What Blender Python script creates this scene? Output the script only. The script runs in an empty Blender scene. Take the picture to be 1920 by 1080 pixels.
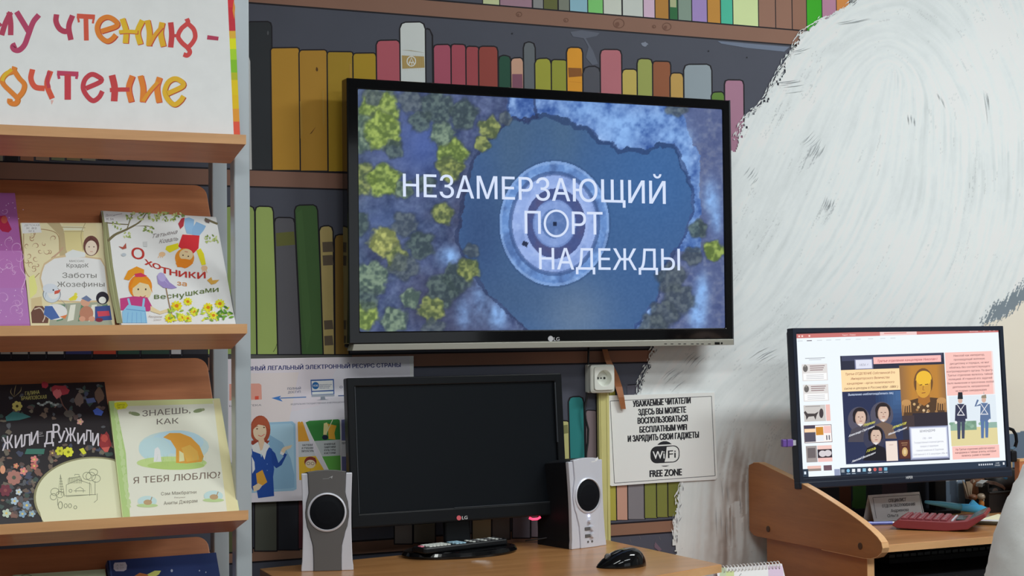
import bpy, bmesh, math, random
import numpy as np
from mathutils import Vector, Matrix
from mathutils.geometry import tessellate_polygon, delaunay_2d_cdt
random.seed(7); rng = np.random.RandomState(7)
S = bpy.context.scene
COL = S.collection

# ------------------------------------------------------------ camera
F = 3000.0
D, H = 3.25, 1.25
def _axes():
    a = np.array((2.18, 0.004, 1.0)); d = np.array([0.0105, 1, 0.0]); d[2] = -(a[0]*d[0]+a[1])/a[2]
    a /= np.linalg.norm(a); d /= np.linalg.norm(d)
    return np.array([a, np.cross(-d, a), -d])
M = _axes(); CP = np.array([0, -D, H])
cam_data = bpy.data.cameras.new('camera'); cam = bpy.data.objects.new('camera', cam_data); COL.objects.link(cam)
cam_data.sensor_width = 36; cam_data.lens = F/1920*36; cam_data.clip_start = 0.05; cam_data.clip_end = 50
r_, u_, b_ = M[:, 0], -M[:, 1], -M[:, 2]
cam.matrix_world = Matrix(((r_[0], u_[0], b_[0], 0), (r_[1], u_[1], b_[1], -D), (r_[2], u_[2], b_[2], H), (0, 0, 0, 1)))
S.camera = cam
def ray(px, py): return M @ np.array([(px-960)/F, (py-540)/F, 1.0])
def onY(px, py, y):
    r = ray(px, py); return CP + r*((y+D)/r[1])
def onZ(px, py, z):
    r = ray(px, py); return CP + r*((z-H)/r[2])
def onX(px, py, x):
    r = ray(px, py); return CP + r*(x/r[0])
def onP(px, py, o, n):
    r = ray(px, py); return CP + r*(np.dot(np.array(o)-CP, n)/np.dot(r, n))

# ------------------------------------------------------------ world, lamps, exposure
w = bpy.data.worlds.new('world'); S.world = w; w.use_nodes = True
w.node_tree.nodes['Background'].inputs[0].default_value = (0.75, 0.85, 1, 1)
w.node_tree.nodes['Background'].inputs[1].default_value = 0.25
S.view_settings.view_transform = 'Standard'; S.view_settings.look = 'None'
S.view_settings.exposure = 0.0; S.view_settings.gamma = 1.0; S.view_settings.use_curve_mapping = False
LAMPS = [(2.95, -1.55, 2.78, 1.2, 0.3, 41, (.94, 1, 1.0)), (0.35, -2.2, 2.78, 1.2, 0.3, 22, (.95, 1, .98)),
         (2.3, -3.5, 2.78, 1.2, 0.3, 22, (.94, 1, 1.02)), (0.9, -4.0, 2.78, 1.2, 0.3, 26, (.93, 1, 1.03))]
for (x, y, z, sx, sy, pw, lc) in LAMPS:
    L = bpy.data.lights.new('tube_light', 'AREA'); L.shape = 'RECTANGLE'; L.size = sx; L.size_y = sy; L.energy = pw; L.color = lc
    o = bpy.data.objects.new('tube_light', L); COL.objects.link(o); o.location = (x, y, z-0.005)
L = bpy.data.lights.new('window_fill_light', 'AREA'); L.shape = 'RECTANGLE'; L.size = 2.0; L.size_y = 1.4; L.energy = 6; L.color = (.9, .96, 1)  # added soft fill light behind the camera, sized like a window
o = bpy.data.objects.new('window_fill_light', L); COL.objects.link(o); o.location = (3.0, -6.18, 1.7); o.rotation_euler = (math.radians(90), 0, 0)
S.cycles.max_bounces = 6; S.cycles.diffuse_bounces = 4

# ------------------------------------------------------------ helpers
def lin(c, g=1.0):
    out = []
    for v in c[:3]:
        v = v/255.0
        v = v/12.92 if v <= 0.04045 else ((v+0.055)/1.055)**2.4
        out.append(min(max(v/g, 0.0), 0.95 if g != 1.0 else 1.0))
    return tuple(out)
def hx(s): return tuple(int(s[i:i+2], 16) for i in (0, 2, 4))
wl = {}
def tag(o, label=None, cat=None, group=None, kind=None):
    if label: o['label'] = label
    if cat: o['category'] = cat
    if group: o['group'] = group
    if kind: o['kind'] = kind
    return o
def thing(name, loc, label, cat, group=None):
    o = bpy.data.objects.new(name, None); o.empty_display_size = 0.05; COL.objects.link(o)
    o.location = tuple(float(v) for v in loc); wl[o] = np.array(loc, float)
    return tag(o, label, cat, group)
def mk(name, V, Fc, mat, parent=None, smooth=False, bevel=0, seg=2, cols=None, labl=None, subsurf=0, mats=None, fm=None):
    V = np.array(V, float)
    if parent is not None: L = wl[parent]
    else: L = (V.min(0)+V.max(0))/2; L[2] = V[:, 2].min()
    me = bpy.data.meshes.new(name); me.from_pydata([tuple(v) for v in (V-L)], [], Fc)
    o = bpy.data.objects.new(name, me); COL.objects.link(o)
    me.materials.append(mat)
    if mats:
        for m_ in mats: me.materials.append(m_)
        me.polygons.foreach_set('material_index', fm)
    if parent is not None: o.parent = parent
    else: o.location = tuple(L)
    wl[o] = L
    if cols is not None:
        at = me.color_attributes.new('Col', 'FLOAT_COLOR', 'CORNER' if len(cols) != len(V) else 'POINT')
        a = np.ones((len(cols), 4), np.float32); a[:, :3] = cols; at.data.foreach_set('color', a.ravel())
    if smooth:
        me.polygons.foreach_set('use_smooth', [True]*len(me.polygons))
    if bevel:
        b = o.modifiers.new('bevel', 'BEVEL'); b.width = bevel; b.segments = seg; b.limit_method = 'ANGLE'; b.angle_limit = 0.6
    if subsurf:
        s = o.modifiers.new('sub', 'SUBSURF'); s.levels = subsurf; s.render_levels = subsurf
    if labl: o['label'] = labl
    return o
class MB:
    """collects geometry for one mesh"""
    def __init__(s, T=None): s.V = []; s.F = []; s.T = T
    def add(s, V, Fc):
        n = len(s.V)
        s.V += [tuple(s.T(v)) if s.T else tuple(v) for v in V]; s.F += [tuple(i+n for i in f) for f in Fc]; return s
    def box(s, x0, x1, y0, y1, z0, z1):
        return s.add([(x0,y0,z0),(x1,y0,z0),(x1,y1,z0),(x0,y1,z0),(x0,y0,z1),(x1,y0,z1),(x1,y1,z1),(x0,y1,z1)],
                     [(0,3,2,1),(4,5,6,7),(0,1,5,4),(1,2,6,5),(2,3,7,6),(3,0,4,7)])
    def prism(s, pts, f0, f1):
        """extrude closed outline; f0/f1 map a 2D point to 3D for the two caps"""
        n = len(pts)
        return s.add([f0(*p) for p in pts]+[f1(*p) for p in pts],
                     [tuple(range(n-1, -1, -1)), tuple(range(n, 2*n))]+[(i, (i+1) % n, n+(i+1) % n, n+i) for i in range(n)])
    def tube(s, pts, r, n=8, cap=True):
        pts = [Vector(p) for p in pts]; rs = r if hasattr(r, '__len__') else [r]*len(pts)
        V = []; Fc = []
        up = None
        for i, p in enumerate(pts):
            t = (pts[min(i+1, len(pts)-1)]-pts[max(i-1, 0)]).normalized()
            if up is None: up = t.orthogonal().normalized()
            up = (up - t*up.dot(t)).normalized(); q = t.cross(up)
            for k in range(n):
                a = 2*math.pi*k/n; V.append(tuple(p+(up*math.cos(a)+q*math.sin(a))*rs[i]))
        for i in range(len(pts)-1):
            for k in range(n):
                Fc.append((i*n+k, i*n+(k+1) % n, (i+1)*n+(k+1) % n, (i+1)*n+k))
        if cap: Fc += [tuple(range(n-1, -1, -1)), tuple(range((len(pts)-1)*n, len(pts)*n))]
        return s.add(V, Fc)
    def lathe(s, prof, c=(0,0,0), n=24, ax=None):
        """prof: (radius, height) list around axis; ax=(U,V,W) frame, W the axis"""
        U, Vv, W = ax or ((1,0,0),(0,1,0),(0,0,1)); U, Vv, W, c = map(np.array, (U, Vv, W, c))
        V = []; Fc = []
        for r, h in prof:
            for k in range(n):
                a = 2*math.pi*k/n; V.append(tuple(c+U*r*math.cos(a)+Vv*r*math.sin(a)+W*h))
        for i in range(len(prof)-1):
            for k in range(n): Fc.append((i*n+k, i*n+(k+1) % n, (i+1)*n+(k+1) % n, (i+1)*n+k))
        Fc += [tuple(range(n-1, -1, -1)), tuple(range((len(prof)-1)*n, len(prof)*n))]
        return s.add(V, Fc)
    def build(s, name, mat, parent=None, **k): return mk(name, s.V, s.F, mat, parent, **k)
def frame(o, yaw=0.0, tilt=0.0):
    """local (x right, y back, z up) -> world; tilt leans the top back"""
    o = np.array(o, float); u = np.array([math.cos(yaw), math.sin(yaw), 0]); nn = np.array([-math.sin(yaw), math.cos(yaw), 0]); up = np.array([0, 0, 1.0])
    v = math.cos(tilt)*up+math.sin(tilt)*nn; n2 = math.cos(tilt)*nn-math.sin(tilt)*up
    return lambda p: o+u*p[0]+n2*p[1]+v*p[2]
def rrect(x0, x1, z0, z1, r, n=4):
    out = []
    for cx, cz, a0 in ((x1-r, z1-r, 0), (x0+r, z1-r, 90), (x0+r, z0+r, 180), (x1-r, z0+r, 270)):
        for k in range(n+1):
            a = math.radians(a0+90*k/n); out.append((cx+r*math.cos(a), cz+r*math.sin(a)))
    return out

# ------------------------------------------------------------ materials
def nodes(name):
    m = bpy.data.materials.new(name); m.use_nodes = True; nt = m.node_tree
    return m, nt, nt.nodes['Principled BSDF']
def N(nt, t, **k):
    n = nt.nodes.new(t)
    for a, b in k.items(): setattr(n, a, b)
    return n
def plain(name, c, rough=0.5, metal=0.0, noise=0.06, scale=30, bump=0.0, coat=0.0, spec=0.5, emit=None, es=0):
    m, nt, b = nodes(name)
    tc = N(nt, 'ShaderNodeTexCoord'); nz = N(nt, 'ShaderNodeTexNoise'); nz.inputs['Scale'].default_value = scale; nz.inputs['Detail'].default_value = 4
    nt.links.new(tc.outputs['Object'], nz.inputs['Vector'])
    mp = N(nt, 'ShaderNodeMapRange'); mp.inputs['To Min'].default_value = 1-noise; mp.inputs['To Max'].default_value = 1+noise
    nt.links.new(nz.outputs['Fac'], mp.inputs['Value'])
    mx = N(nt, 'ShaderNodeMix', data_type='RGBA', blend_type='MULTIPLY'); mx.inputs['Factor'].default_value = 1
    mx.inputs['A'].default_value = (*c, 1); nt.links.new(mp.outputs['Result'], mx.inputs['B']); nt.links.new(mx.outputs['Result'], b.inputs['Base Color'])
    b.inputs['Roughness'].default_value = rough; b.inputs['Metallic'].default_value = metal; b.inputs['Coat Weight'].default_value = coat
    b.inputs['Specular IOR Level'].default_value = spec
    if emit: b.inputs['Emission Color'].default_value = (*emit, 1); b.inputs['Emission Strength'].default_value = es
    if bump:
        bp = N(nt, 'ShaderNodeBump'); bp.inputs['Strength'].default_value = bump; bp.inputs['Distance'].default_value = 0.002
        nt.links.new(nz.outputs['Fac'], bp.inputs['Height']); nt.links.new(bp.outputs['Normal'], b.inputs['Normal'])
    return m
def wood(name, c1, c2, scale=(1.2, 14, 14), rough=0.38, coat=0.15):
    m, nt, b = nodes(name)
    tc = N(nt, 'ShaderNodeTexCoord'); mp = N(nt, 'ShaderNodeMapping'); mp.inputs['Scale'].default_value = scale
    nt.links.new(tc.outputs['Object'], mp.inputs['Vector'])
    nz = N(nt, 'ShaderNodeTexNoise'); nz.inputs['Scale'].default_value = 3.0; nz.inputs['Detail'].default_value = 7; nz.inputs['Distortion'].default_value = 0.6
    nt.links.new(mp.outputs['Vector'], nz.inputs['Vector'])
    n2 = N(nt, 'ShaderNodeTexNoise'); n2.inputs['Scale'].default_value = 22; nt.links.new(mp.outputs['Vector'], n2.inputs['Vector'])
    ad = N(nt, 'ShaderNodeMath', operation='MULTIPLY_ADD'); ad.inputs[1].default_value = 0.25; nt.links.new(n2.outputs['Fac'], ad.inputs[0]); nt.links.new(nz.outputs['Fac'], ad.inputs[2])
    cr = N(nt, 'ShaderNodeValToRGB'); cr.color_ramp.elements[0].position = 0.42; cr.color_ramp.elements[1].position = 0.8
    cr.color_ramp.elements[0].color = (*c1, 1); cr.color_ramp.elements[1].color = (*c2, 1)
    nt.links.new(ad.outputs[0], cr.inputs['Fac']); nt.links.new(cr.outputs['Color'], b.inputs['Base Color'])
    b.inputs['Roughness'].default_value = rough; b.inputs['Coat Weight'].default_value = coat; b.inputs['Coat Roughness'].default_value = 0.25
    return m
def printmat(name, rough=0.6, emit=0.0, noise=0.0, nscale=60, bump=0.0, coat=0.0, base=1.0, nstretch=(1, 1, 1)):
    m, nt, b = nodes(name)
    at = N(nt, 'ShaderNodeAttribute', attribute_name='Col')
    src = at.outputs['Color']
    if noise or bump:
        tc = N(nt, 'ShaderNodeTexCoord'); mp = N(nt, 'ShaderNodeMapping'); mp.inputs['Scale'].default_value = nstretch
        nz = N(nt, 'ShaderNodeTexNoise'); nz.inputs['Scale'].default_value = nscale; nz.inputs['Detail'].default_value = 6
        nt.links.new(tc.outputs['Object'], mp.inputs['Vector']); nt.links.new(mp.outputs['Vector'], nz.inputs['Vector'])
        mr = N(nt, 'ShaderNodeMapRange'); mr.inputs['To Min'].default_value = 1-noise; mr.inputs['To Max'].default_value = 1+noise
        nt.links.new(nz.outputs['Fac'], mr.inputs['Value'])
        mx = N(nt, 'ShaderNodeMix', data_type='RGBA', blend_type='MULTIPLY'); mx.inputs['Factor'].default_value = 1
        nt.links.new(src, mx.inputs['A']); nt.links.new(mr.outputs['Result'], mx.inputs['B']); src = mx.outputs['Result']
        if bump:
            bp = N(nt, 'ShaderNodeBump'); bp.inputs['Strength'].default_value = bump; bp.inputs['Distance'].default_value = 0.003
            nt.links.new(nz.outputs['Fac'], bp.inputs['Height']); nt.links.new(bp.outputs['Normal'], b.inputs['Normal'])
    if emit:
        nt.links.new(src, b.inputs['Emission Color']); b.inputs['Emission Strength'].default_value = emit
        b.inputs['Base Color'].default_value = (0.01, 0.01, 0.012, 1)
    else: nt.links.new(src, b.inputs['Base Color'])
    b.inputs['Roughness'].default_value = rough; b.inputs['Coat Weight'].default_value = coat; b.inputs['Specular IOR Level'].default_value = .2
    return m
m_paint = printmat('wall_paint', 0.55, noise=0.07, nscale=9, bump=0.12)
m_mane = printmat('brushed_white_paint', 0.6, noise=0.012, nscale=40, bump=0.06)
m_paper = printmat('printed_paper', 0.6, noise=0.015, nscale=8)
m_cover = printmat('printed_cover', 0.32, noise=0.02, nscale=12, coat=0.2)
m_sign = printmat('painted_board', 0.5, noise=0.02, nscale=6)
m_screen = printmat('lit_screen', 0.25, emit=1.0)
m_deskwood = wood('desk_laminate', lin((146,100,58), .62), lin((168,120,74), .62), (1.0, 9, 9), 0.3, 0.35)
m_panel = wood('panel_laminate', lin((128,80,44), .60), lin((146,95,54), .60), (9, 1.1, 9), 0.4, 0.15)
m_edge = wood('desk_edge_band', lin((186,140,96), .68), lin((200,156,110), .68), (1, 6, 6))
m_shelf = wood('shelf_laminate', lin((152,94,62), .60), lin((170,110,74), .60), (1.2, 14, 14), 0.42)
m_shelfedge = wood('shelf_edge_band', lin((184,136,92), .68), lin((198,150,104), .68), (1.2, 12, 12), 0.42)
m_grey = plain('grey_powder_coat', lin((160,167,172), .66), 0.35, 0.25, 0.04, 18)
m_black = plain('black_plastic', (0.008, 0.009, 0.011), 0.3, 0, 0.1, 40, spec=.22)
m_blackmat = plain('matt_black_plastic', (0.010, 0.011, 0.014), 0.5, 0, 0.1, 40, spec=.25)
m_gloss = plain('gloss_black', (0.004, 0.004, 0.005), 0.08, 0, 0.05, 20, coat=0.15, spec=.3)
m_dkscreen = plain('dark_screen', (0.005, 0.007, 0.010), 0.32, 0, 0.05, 5, spec=.2)
m_charcoal = plain('charcoal_plastic', lin((34,40,54), .8), 0.45, 0, 0.05, 40, spec=.25)
m_silver = plain('silver_plastic', lin((205,206,216), .85), 0.3, 0.12, 0.03, 30)
m_spkgrey = plain('dark_grey_plastic', lin((92,90,90), .8), 0.45, 0.1, 0.04, 40)
m_strip = plain('champagne_trim', lin((158,156,146), .85), 0.35, 0.2, 0.04, 12)
m_white = plain('white_plastic', lin((222,224,216), .85), 0.35, 0, 0.02, 30)
m_cloth = plain('speaker_cloth', (0.004, 0.005, 0.008), 0.6, 0, 0.2, 300, spec=.15)
m_page = plain('page_paper', lin((214,206,184), .75), 0.8, 0, 0.12, 90)
# ------------------------------------------------------------ flat prints built as thin coloured shapes on their own surface
_fc = {}
def glyphs(t, off=0.0, shear=0.0):
    """letter outlines of the built-in font, filled by non-zero winding"""
    k = (t, off, shear)
    if k in _fc: return _fc[k]
    c = bpy.data.curves.new('t', 'FONT'); c.body = t; c.shear = shear; c.fill_mode = 'NONE'
    o = bpy.data.objects.new('t', c); COL.objects.link(o)
    dg = bpy.context.evaluated_depsgraph_get(); e = o.evaluated_get(dg); cv = e.to_curve(dg); loops = []
    for sp in cv.splines:
        B = sp.bezier_points; L = []; n = len(B)
        for i in range(n):
            p, q = B[i], B[(i+1) % n]; p0, p1, p2, p3 = (np.array(v[:2]) for v in (p.co, p.handle_right, q.co, q.handle_left)); p2, p3 = p3, p2
            ch = p3-p0; cr = abs(ch[0]*(p1-p0)[1]-ch[1]*(p1-p0)[0])+abs(ch[0]*(p2-p0)[1]-ch[1]*(p2-p0)[0])
            L.append(p0)
            if cr > 1e-4:
                for u in (.33, .67): L.append((1-u)**3*p0+3*(1-u)**2*u*p1+3*(1-u)*u*u*p2+u**3*p3)
        if len(L) > 2: loops.append(np.array(L))
    e.to_curve_clear(); bpy.data.objects.remove(o); bpy.data.curves.remove(c)
    V = []; E = []
    for L in loops:
        n0 = len(V); V += [Vector((float(a), float(b))) for a, b in L]; E += [(n0+i, n0+(i+1) % len(L)) for i in range(len(L))]
    if not V: _fc[k] = (np.zeros((0, 2)), []); return _fc[k]
    vo, eo, fo = delaunay_2d_cdt(V, E, [], 0, 1e-5)[:3]
    P = np.array([(v[0], v[1]) for v in vo]); T = np.array([f for f in fo if len(f) == 3]); ce = P[T].mean(1); wn = np.zeros(len(T), int)
    for L in loops:
        x0, x1 = L[:, 0].min(), L[:, 0].max(); m_ = (ce[:, 0] >= x0) & (ce[:, 0] <= x1)
        if not m_.any(): continue
        A = L; B = np.roll(L, -1, 0); cx, cy = ce[m_, 0][:, None], ce[m_, 1][:, None]
        left = (B[:, 0]-A[:, 0])*(cy-A[:, 1])-(cx-A[:, 0])*(B[:, 1]-A[:, 1])
        wn[m_] += ((A[:, 1] <= cy) & (B[:, 1] > cy) & (left > 0)).sum(1)-((A[:, 1] > cy) & (B[:, 1] <= cy) & (left < 0)).sum(1)
    T = T[wn != 0]; used = np.unique(T); re = np.zeros(len(P), int); re[used] = np.arange(len(used))
    _fc[k] = (P[used], [tuple(int(v) for v in f) for f in re[T]]); return _fc[k]
CAP = 0.729
class Print:
    def __init__(s, P, n, gain=0.7, step=1.2e-5, base=0.0):
        s.P = P; s.n = np.array(n, float); s.gain = gain; s.step = min(step, 4e-6); s.k = base; s.V = []; s.F = []; s.C = []
    def _put(s, pts, tris, col):
        if not len(tris): return
        c = lin(hx(col) if isinstance(col, str) else col, s.gain); n0 = len(s.V); off = s.n*s.k; s.k += s.step
        s.V += [tuple(np.array(s.P(*p))+off) for p in pts]
        W = np.array(s.V[n0:]); t0 = np.array([t[:3] for t in tris]); nn = np.cross(W[t0[:, 1]]-W[t0[:, 0]], W[t0[:, 2]]-W[t0[:, 0]]) @ s.n
        for t, d in zip(tris, nn):
            s.F.append(tuple(n0+i for i in (t if d >= 0 else t[::-1]))); s.C += [c]*len(t)
    def poly(s, pts, col):
        s._put(pts, tessellate_polygon([[Vector((x, y, 0)) for x, y in pts]]), col)
    def rect(s, x0, y0, x1, y1, col): s.poly([(x0, y0), (x1, y0), (x1, y1), (x0, y1)], col)
    def ell(s, cx, cy, rx, ry, col, a0=0, a1=360, rot=0, n=22):
        r = math.radians(rot); P = []
        for k in range(n+(0 if a1-a0 >= 360 else 1)):
            a = math.radians(a0+(a1-a0)*k/n); x, y = rx*math.cos(a), ry*math.sin(a); P.append((cx+x*math.cos(r)-y*math.sin(r), cy+x*math.sin(r)+y*math.cos(r)))
        s.poly(P, col)
    def ring(s, cx, cy, rx, ry, wd, col, n=32, a0=0, a1=360):
        P = [(cx+rx*math.cos(math.radians(a0+(a1-a0)*k/n)), cy+ry*math.sin(math.radians(a0+(a1-a0)*k/n))) for k in range(n+1)]; s.line(P, wd, col)
    def line(s, pts, wd, col, taper=False):
        pts = [np.array(p, float) for p in pts]; L = []; R = []; m = len(pts)
        for i, p in enumerate(pts):
            t = pts[min(i+1, m-1)]-pts[max(i-1, 0)]; t = t/(np.linalg.norm(t)+1e-9); q = np.array([-t[1], t[0]])
            ww = wd[i] if hasattr(wd, '__len__') else wd*(1-0.85*abs(2*i/(m-1)-1) if taper else 1)
            L.append(p+q*ww/2); R.append(p-q*ww/2)
        s._put(L+R, [(i, i+1, m+i+1, m+i) for i in range(m-1)], col)
    def curve(s, pts, wd, col, taper=False, n=6):
        pts = [np.array(p, float) for p in pts]; Q = []
        E = [2*pts[0]-pts[1]]+pts+[2*pts[-1]-pts[-2]]
        for i in range(1, len(E)-2):
            for k in range(n):
                t = k/n; Q.append(0.5*((2*E[i])+(-E[i-1]+E[i+1])*t+(2*E[i-1]-5*E[i]+4*E[i+1]-E[i+2])*t*t+(-E[i-1]+3*E[i]-3*E[i+1]+E[i+2])*t**3))
        Q.append(pts[-1]); s.line(Q, wd, col, taper)
    def blob(s, cx, cy, rx, ry, col, jag=0.2, n=14, seed=0):
        r = random.Random(seed or (int(cx*13+cy*7))); s.poly([(cx+rx*(1+r.uniform(-jag, jag))*math.cos(2*math.pi*k/n), cy+ry*(1+r.uniform(-jag, jag))*math.sin(2*math.pi*k/n)) for k in range(n)], col)
    def text(s, t, x0, y0, x1, y1, h, col, bold=0.0, shear=0.0, lean=0.012, arc=None):
        V, Fc = glyphs(t, 0.0, shear)
        if len(V) == 0: return
        a, b = V[:, 0].min(), V[:, 0].max(); u = (V[:, 0]-a)/(b-a)
        X = x0+(x1-x0)*u-lean*h*V[:, 1]/CAP; Y = y0+(y1-y0)*u-h*V[:, 1]/CAP
        if arc: Y = Y+arc*(1-(2*u-1)**2)
        e = bold*h/CAP
        sh = [(0, 0)] if bold == 0 else ([(-e*.5, 0), (e*.5, 0)] if bold < .015 else [(-e*.6, -e*.2), (-e*.2, e*.2), (e*.2, -e*.2), (e*.6, e*.2)] if bold > .035 and h > 5 else [(-e*.5, -e*.2), (e*.5, e*.2)])
        for dx, dy in sh: s._put(list(zip(X+dx, Y+dy)), Fc, col)
    def build(s, name, mat, parent, labl=None): return mk(name, s.V, s.F, mat, parent, cols=s.C, labl=labl)
def planeY(y): return lambda px, py: onY(px, py, y)
NY = (0, -1, 0)
def vnoise(x, y, sc, seed):
    r = np.random.RandomState(seed); G = r.rand(64, 64); x = x/sc; y = y/sc; xi = np.floor(x).astype(int); yi = np.floor(y).astype(int)
    fx = x-xi; fy = y-yi; fx = fx*fx*(3-2*fx); fy = fy*fy*(3-2*fy); g = lambda a, b: G[a % 64, b % 64]
    return (g(xi, yi)*(1-fx)+g(xi+1, yi)*fx)*(1-fy)+(g(xi, yi+1)*(1-fx)+g(xi+1, yi+1)*fx)*fy
def fbm(x, y, sc, seed, o=4):
    v = 0; a = 0.5; t = 0
    for k in range(o): v = v+a*vnoise(x, y, sc/2**k, seed+k); t += a; a *= 0.5
    return v/t
def linA(c, g=1.0):
    c = np.clip(c/255.0, 0, 1); c = np.where(c <= 0.04045, c/12.92, ((c+0.055)/1.055)**2.4); return np.clip(c/g, 0, 0.97)
def inpoly(x, y, P):
    r = np.zeros(x.shape, bool); n = len(P)
    for i in range(n):
        x0, y0 = P[i]; x1, y1 = P[(i+1) % n]
        c = ((y0 > y) != (y1 > y)) & (x < (x1-x0)*(y-y0)/((y1-y0) or 1e-9)+x0); r ^= c
    return r
def raster(name, P00, P10, P11, P01, nx, ny, cols, mat, parent, mask=None):
    """grid mesh between four corner points, colours per vertex; rows run from the top down"""
    u = np.linspace(0, 1, nx)[None, :, None]; v = np.linspace(0, 1, ny)[:, None, None]
    V = ((P00*(1-u)+P10*u)*(1-v)+(P01*(1-u)+P11*u)*v).reshape(-1, 3)
    i = np.arange(nx*ny).reshape(ny, nx); Q = np.stack([i[1:, :-1], i[1:, 1:], i[:-1, 1:], i[:-1, :-1]], -1)
    if mask is not None: Q = Q[mask[:-1, :-1] & mask[1:, 1:] & mask[:-1, 1:] & mask[1:, :-1]]
    Q = Q.reshape(-1, 4); L = wl[parent]; C = cols.reshape(-1, 3)
    if mask is not None:
        used = np.unique(Q); re = np.zeros(nx*ny, int); re[used] = np.arange(len(used)); Q = re[Q]; V = V[used]; C = C[used]
    me = bpy.data.meshes.new(name); me.vertices.add(len(V)); me.vertices.foreach_set('co', (V-L).astype(np.float32).ravel())
    me.loops.add(len(Q)*4); me.loops.foreach_set('vertex_index', Q.astype(np.int32).ravel()); me.polygons.add(len(Q))
    me.polygons.foreach_set('loop_start', np.arange(0, len(Q)*4, 4, dtype=np.int32)); me.update(calc_edges=True)
    at = me.color_attributes.new('Col', 'FLOAT_COLOR', 'POINT'); a = np.ones((len(V), 4), np.float32); a[:, :3] = C; at.data.foreach_set('color', a.ravel())
    me.materials.append(mat); o = bpy.data.objects.new(name, me); COL.objects.link(o); o.parent = parent; wl[o] = L
    return o

# ------------------------------------------------------------ the room
m_wallp = plain('plain_wall_paint', lin((150,152,150)), 0.7, 0, 0.03, 3)
m_floor = wood('floor_laminate', lin((92,84,76)), lin((116,106,96)), (1, 8, 1), 0.4)
m_ceil = plain('ceiling_paint', lin((206,208,208)), 0.8, 0, 0.02, 3)
def slab(name, *b, mat=m_wallp):
    o = MB().box(*b).build(name, mat); o['kind'] = 'structure'; return o
XL, XR, YF, ZC = -0.75, 4.4, -6.2, 2.85
wall = slab('wall_back', XL, XR, 0.0, 0.12, 0, ZC)
slab('wall_left', XL-0.12, XL, YF, 0.12, 0, ZC); slab('wall_right', XR, XR+0.12, YF, 0.12, 0, ZC)
slab('wall_front', XL, XR, YF-0.12, YF, 0, ZC)
slab('floor', XL-0.12, XR+0.12, YF-0.12, 0.12, -0.1, 0, mat=m_floor); slab('ceiling', XL-0.12, XR+0.12, YF-0.12, 0.12, ZC, ZC+0.1, mat=m_ceil)
win = thing('fill_window_1', (3.0, YF, 1.0), 'added window-shaped fill light behind the camera', 'window'); win['kind'] = 'structure'  # window is added, to brighten the sweater and name card
m_wfr = plain('fill_frame_paint', lin((220,220,216)), .5); m_wgl = plain('fill_glow_glass', (.6,.65,.7), .3, emit=(.85,.93,1), es=.15)  # frame and glowing panes belong to the added fill light
for b_ in ((1.95,4.05,.96,1.0),(1.95,4.05,2.4,2.44),(1.95,2.0,1.0,2.4),(4.0,4.05,1.0,2.4),(2.98,3.02,1.0,2.4)): MB().box(b_[0], b_[1], YF+.001, YF+.04, b_[2], b_[3]).build('frame_bar', m_wfr, win)
for a_, b_ in ((2.0,2.98),(3.02,4.0)): MB().box(a_, b_, YF+.002, YF+.008, 1.0, 2.4).build('pane', m_wgl, win)
bb = MB().box(XL, XR, -0.014, 0, 0, 0.07).build('baseboard_back', m_deskwood); bb['kind'] = 'structure'
m_diff = plain('lamp_diffuser', (0.9, 0.9, 0.9), 0.6, emit=(1, 1, .98), es=1.5)
m_house = plain('lamp_housing', (0.8, 0.8, 0.8), 0.5)
for i, (x, y, z, sx, sy, pw, lc) in enumerate(LAMPS):
    t = thing('ceiling_light', (x, y, ZC), ['long white ceiling lamp nearest the painted wall, right', 'long white ceiling lamp in front of the display rack', 'long white ceiling lamp behind the camera, right', 'long white ceiling lamp behind the camera, left'][i], 'lamp', 'ceiling lamps')
    h = MB()
    h.box(x-sx/2-.03, x+sx/2+.03, y-sy/2-.03, y-sy/2, z, ZC).box(x-sx/2-.03, x+sx/2+.03, y+sy/2, y+sy/2+.03, z, ZC)
    h.box(x-sx/2-.03, x-sx/2, y-sy/2, y+sy/2, z, ZC).box(x+sx/2, x+sx/2+.03, y-sy/2, y+sy/2, z, ZC); h.build('housing', m_house, t)
    MB().box(x-sx/2, x+sx/2, y-sy/2, y+sy/2, z+.004, z+.012).build('diffuser', m_diff, t)

# ------------------------------------------------------------ painted bookshelf on the wall
def wp(px, py):
    p = onY(px, py, 0); return p[0], p[2]
GW = 0.80
pm = Print(planeY(0.0), NY, GW, 1.0e-5, 0.0004)
pw_ = Print(lambda x, z: (x, 0, z), NY, GW, 1.0e-5, 0.0004)   # in wall metres
LINE = (30, 26, 32)
pw_.k = 0.0003
pw_.rect(XL, 0.0, 2.25, ZC, (78, 80, 92))
zs = dict(s0a=1.979, s0b=1.9415, s1a=1.592, s1b=1.556, s2a=1.204, s2b=1.174, s3a=0.806, s3b=0.777)
for a, b, c in (('s0a', 's0b', (140, 104, 88)), ('s1a', 's1b', (132, 98, 84)), ('s2a', 's2b', (138, 98, 80)), ('s3a', 's3b', (136, 102, 84))):
    pw_.rect(XL, zs[b], 2.3, zs[a], c)
    for z in (zs[a], zs[b]): pw_.rect(XL, z-.0018, 2.3, z+.0018, LINE)
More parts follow.
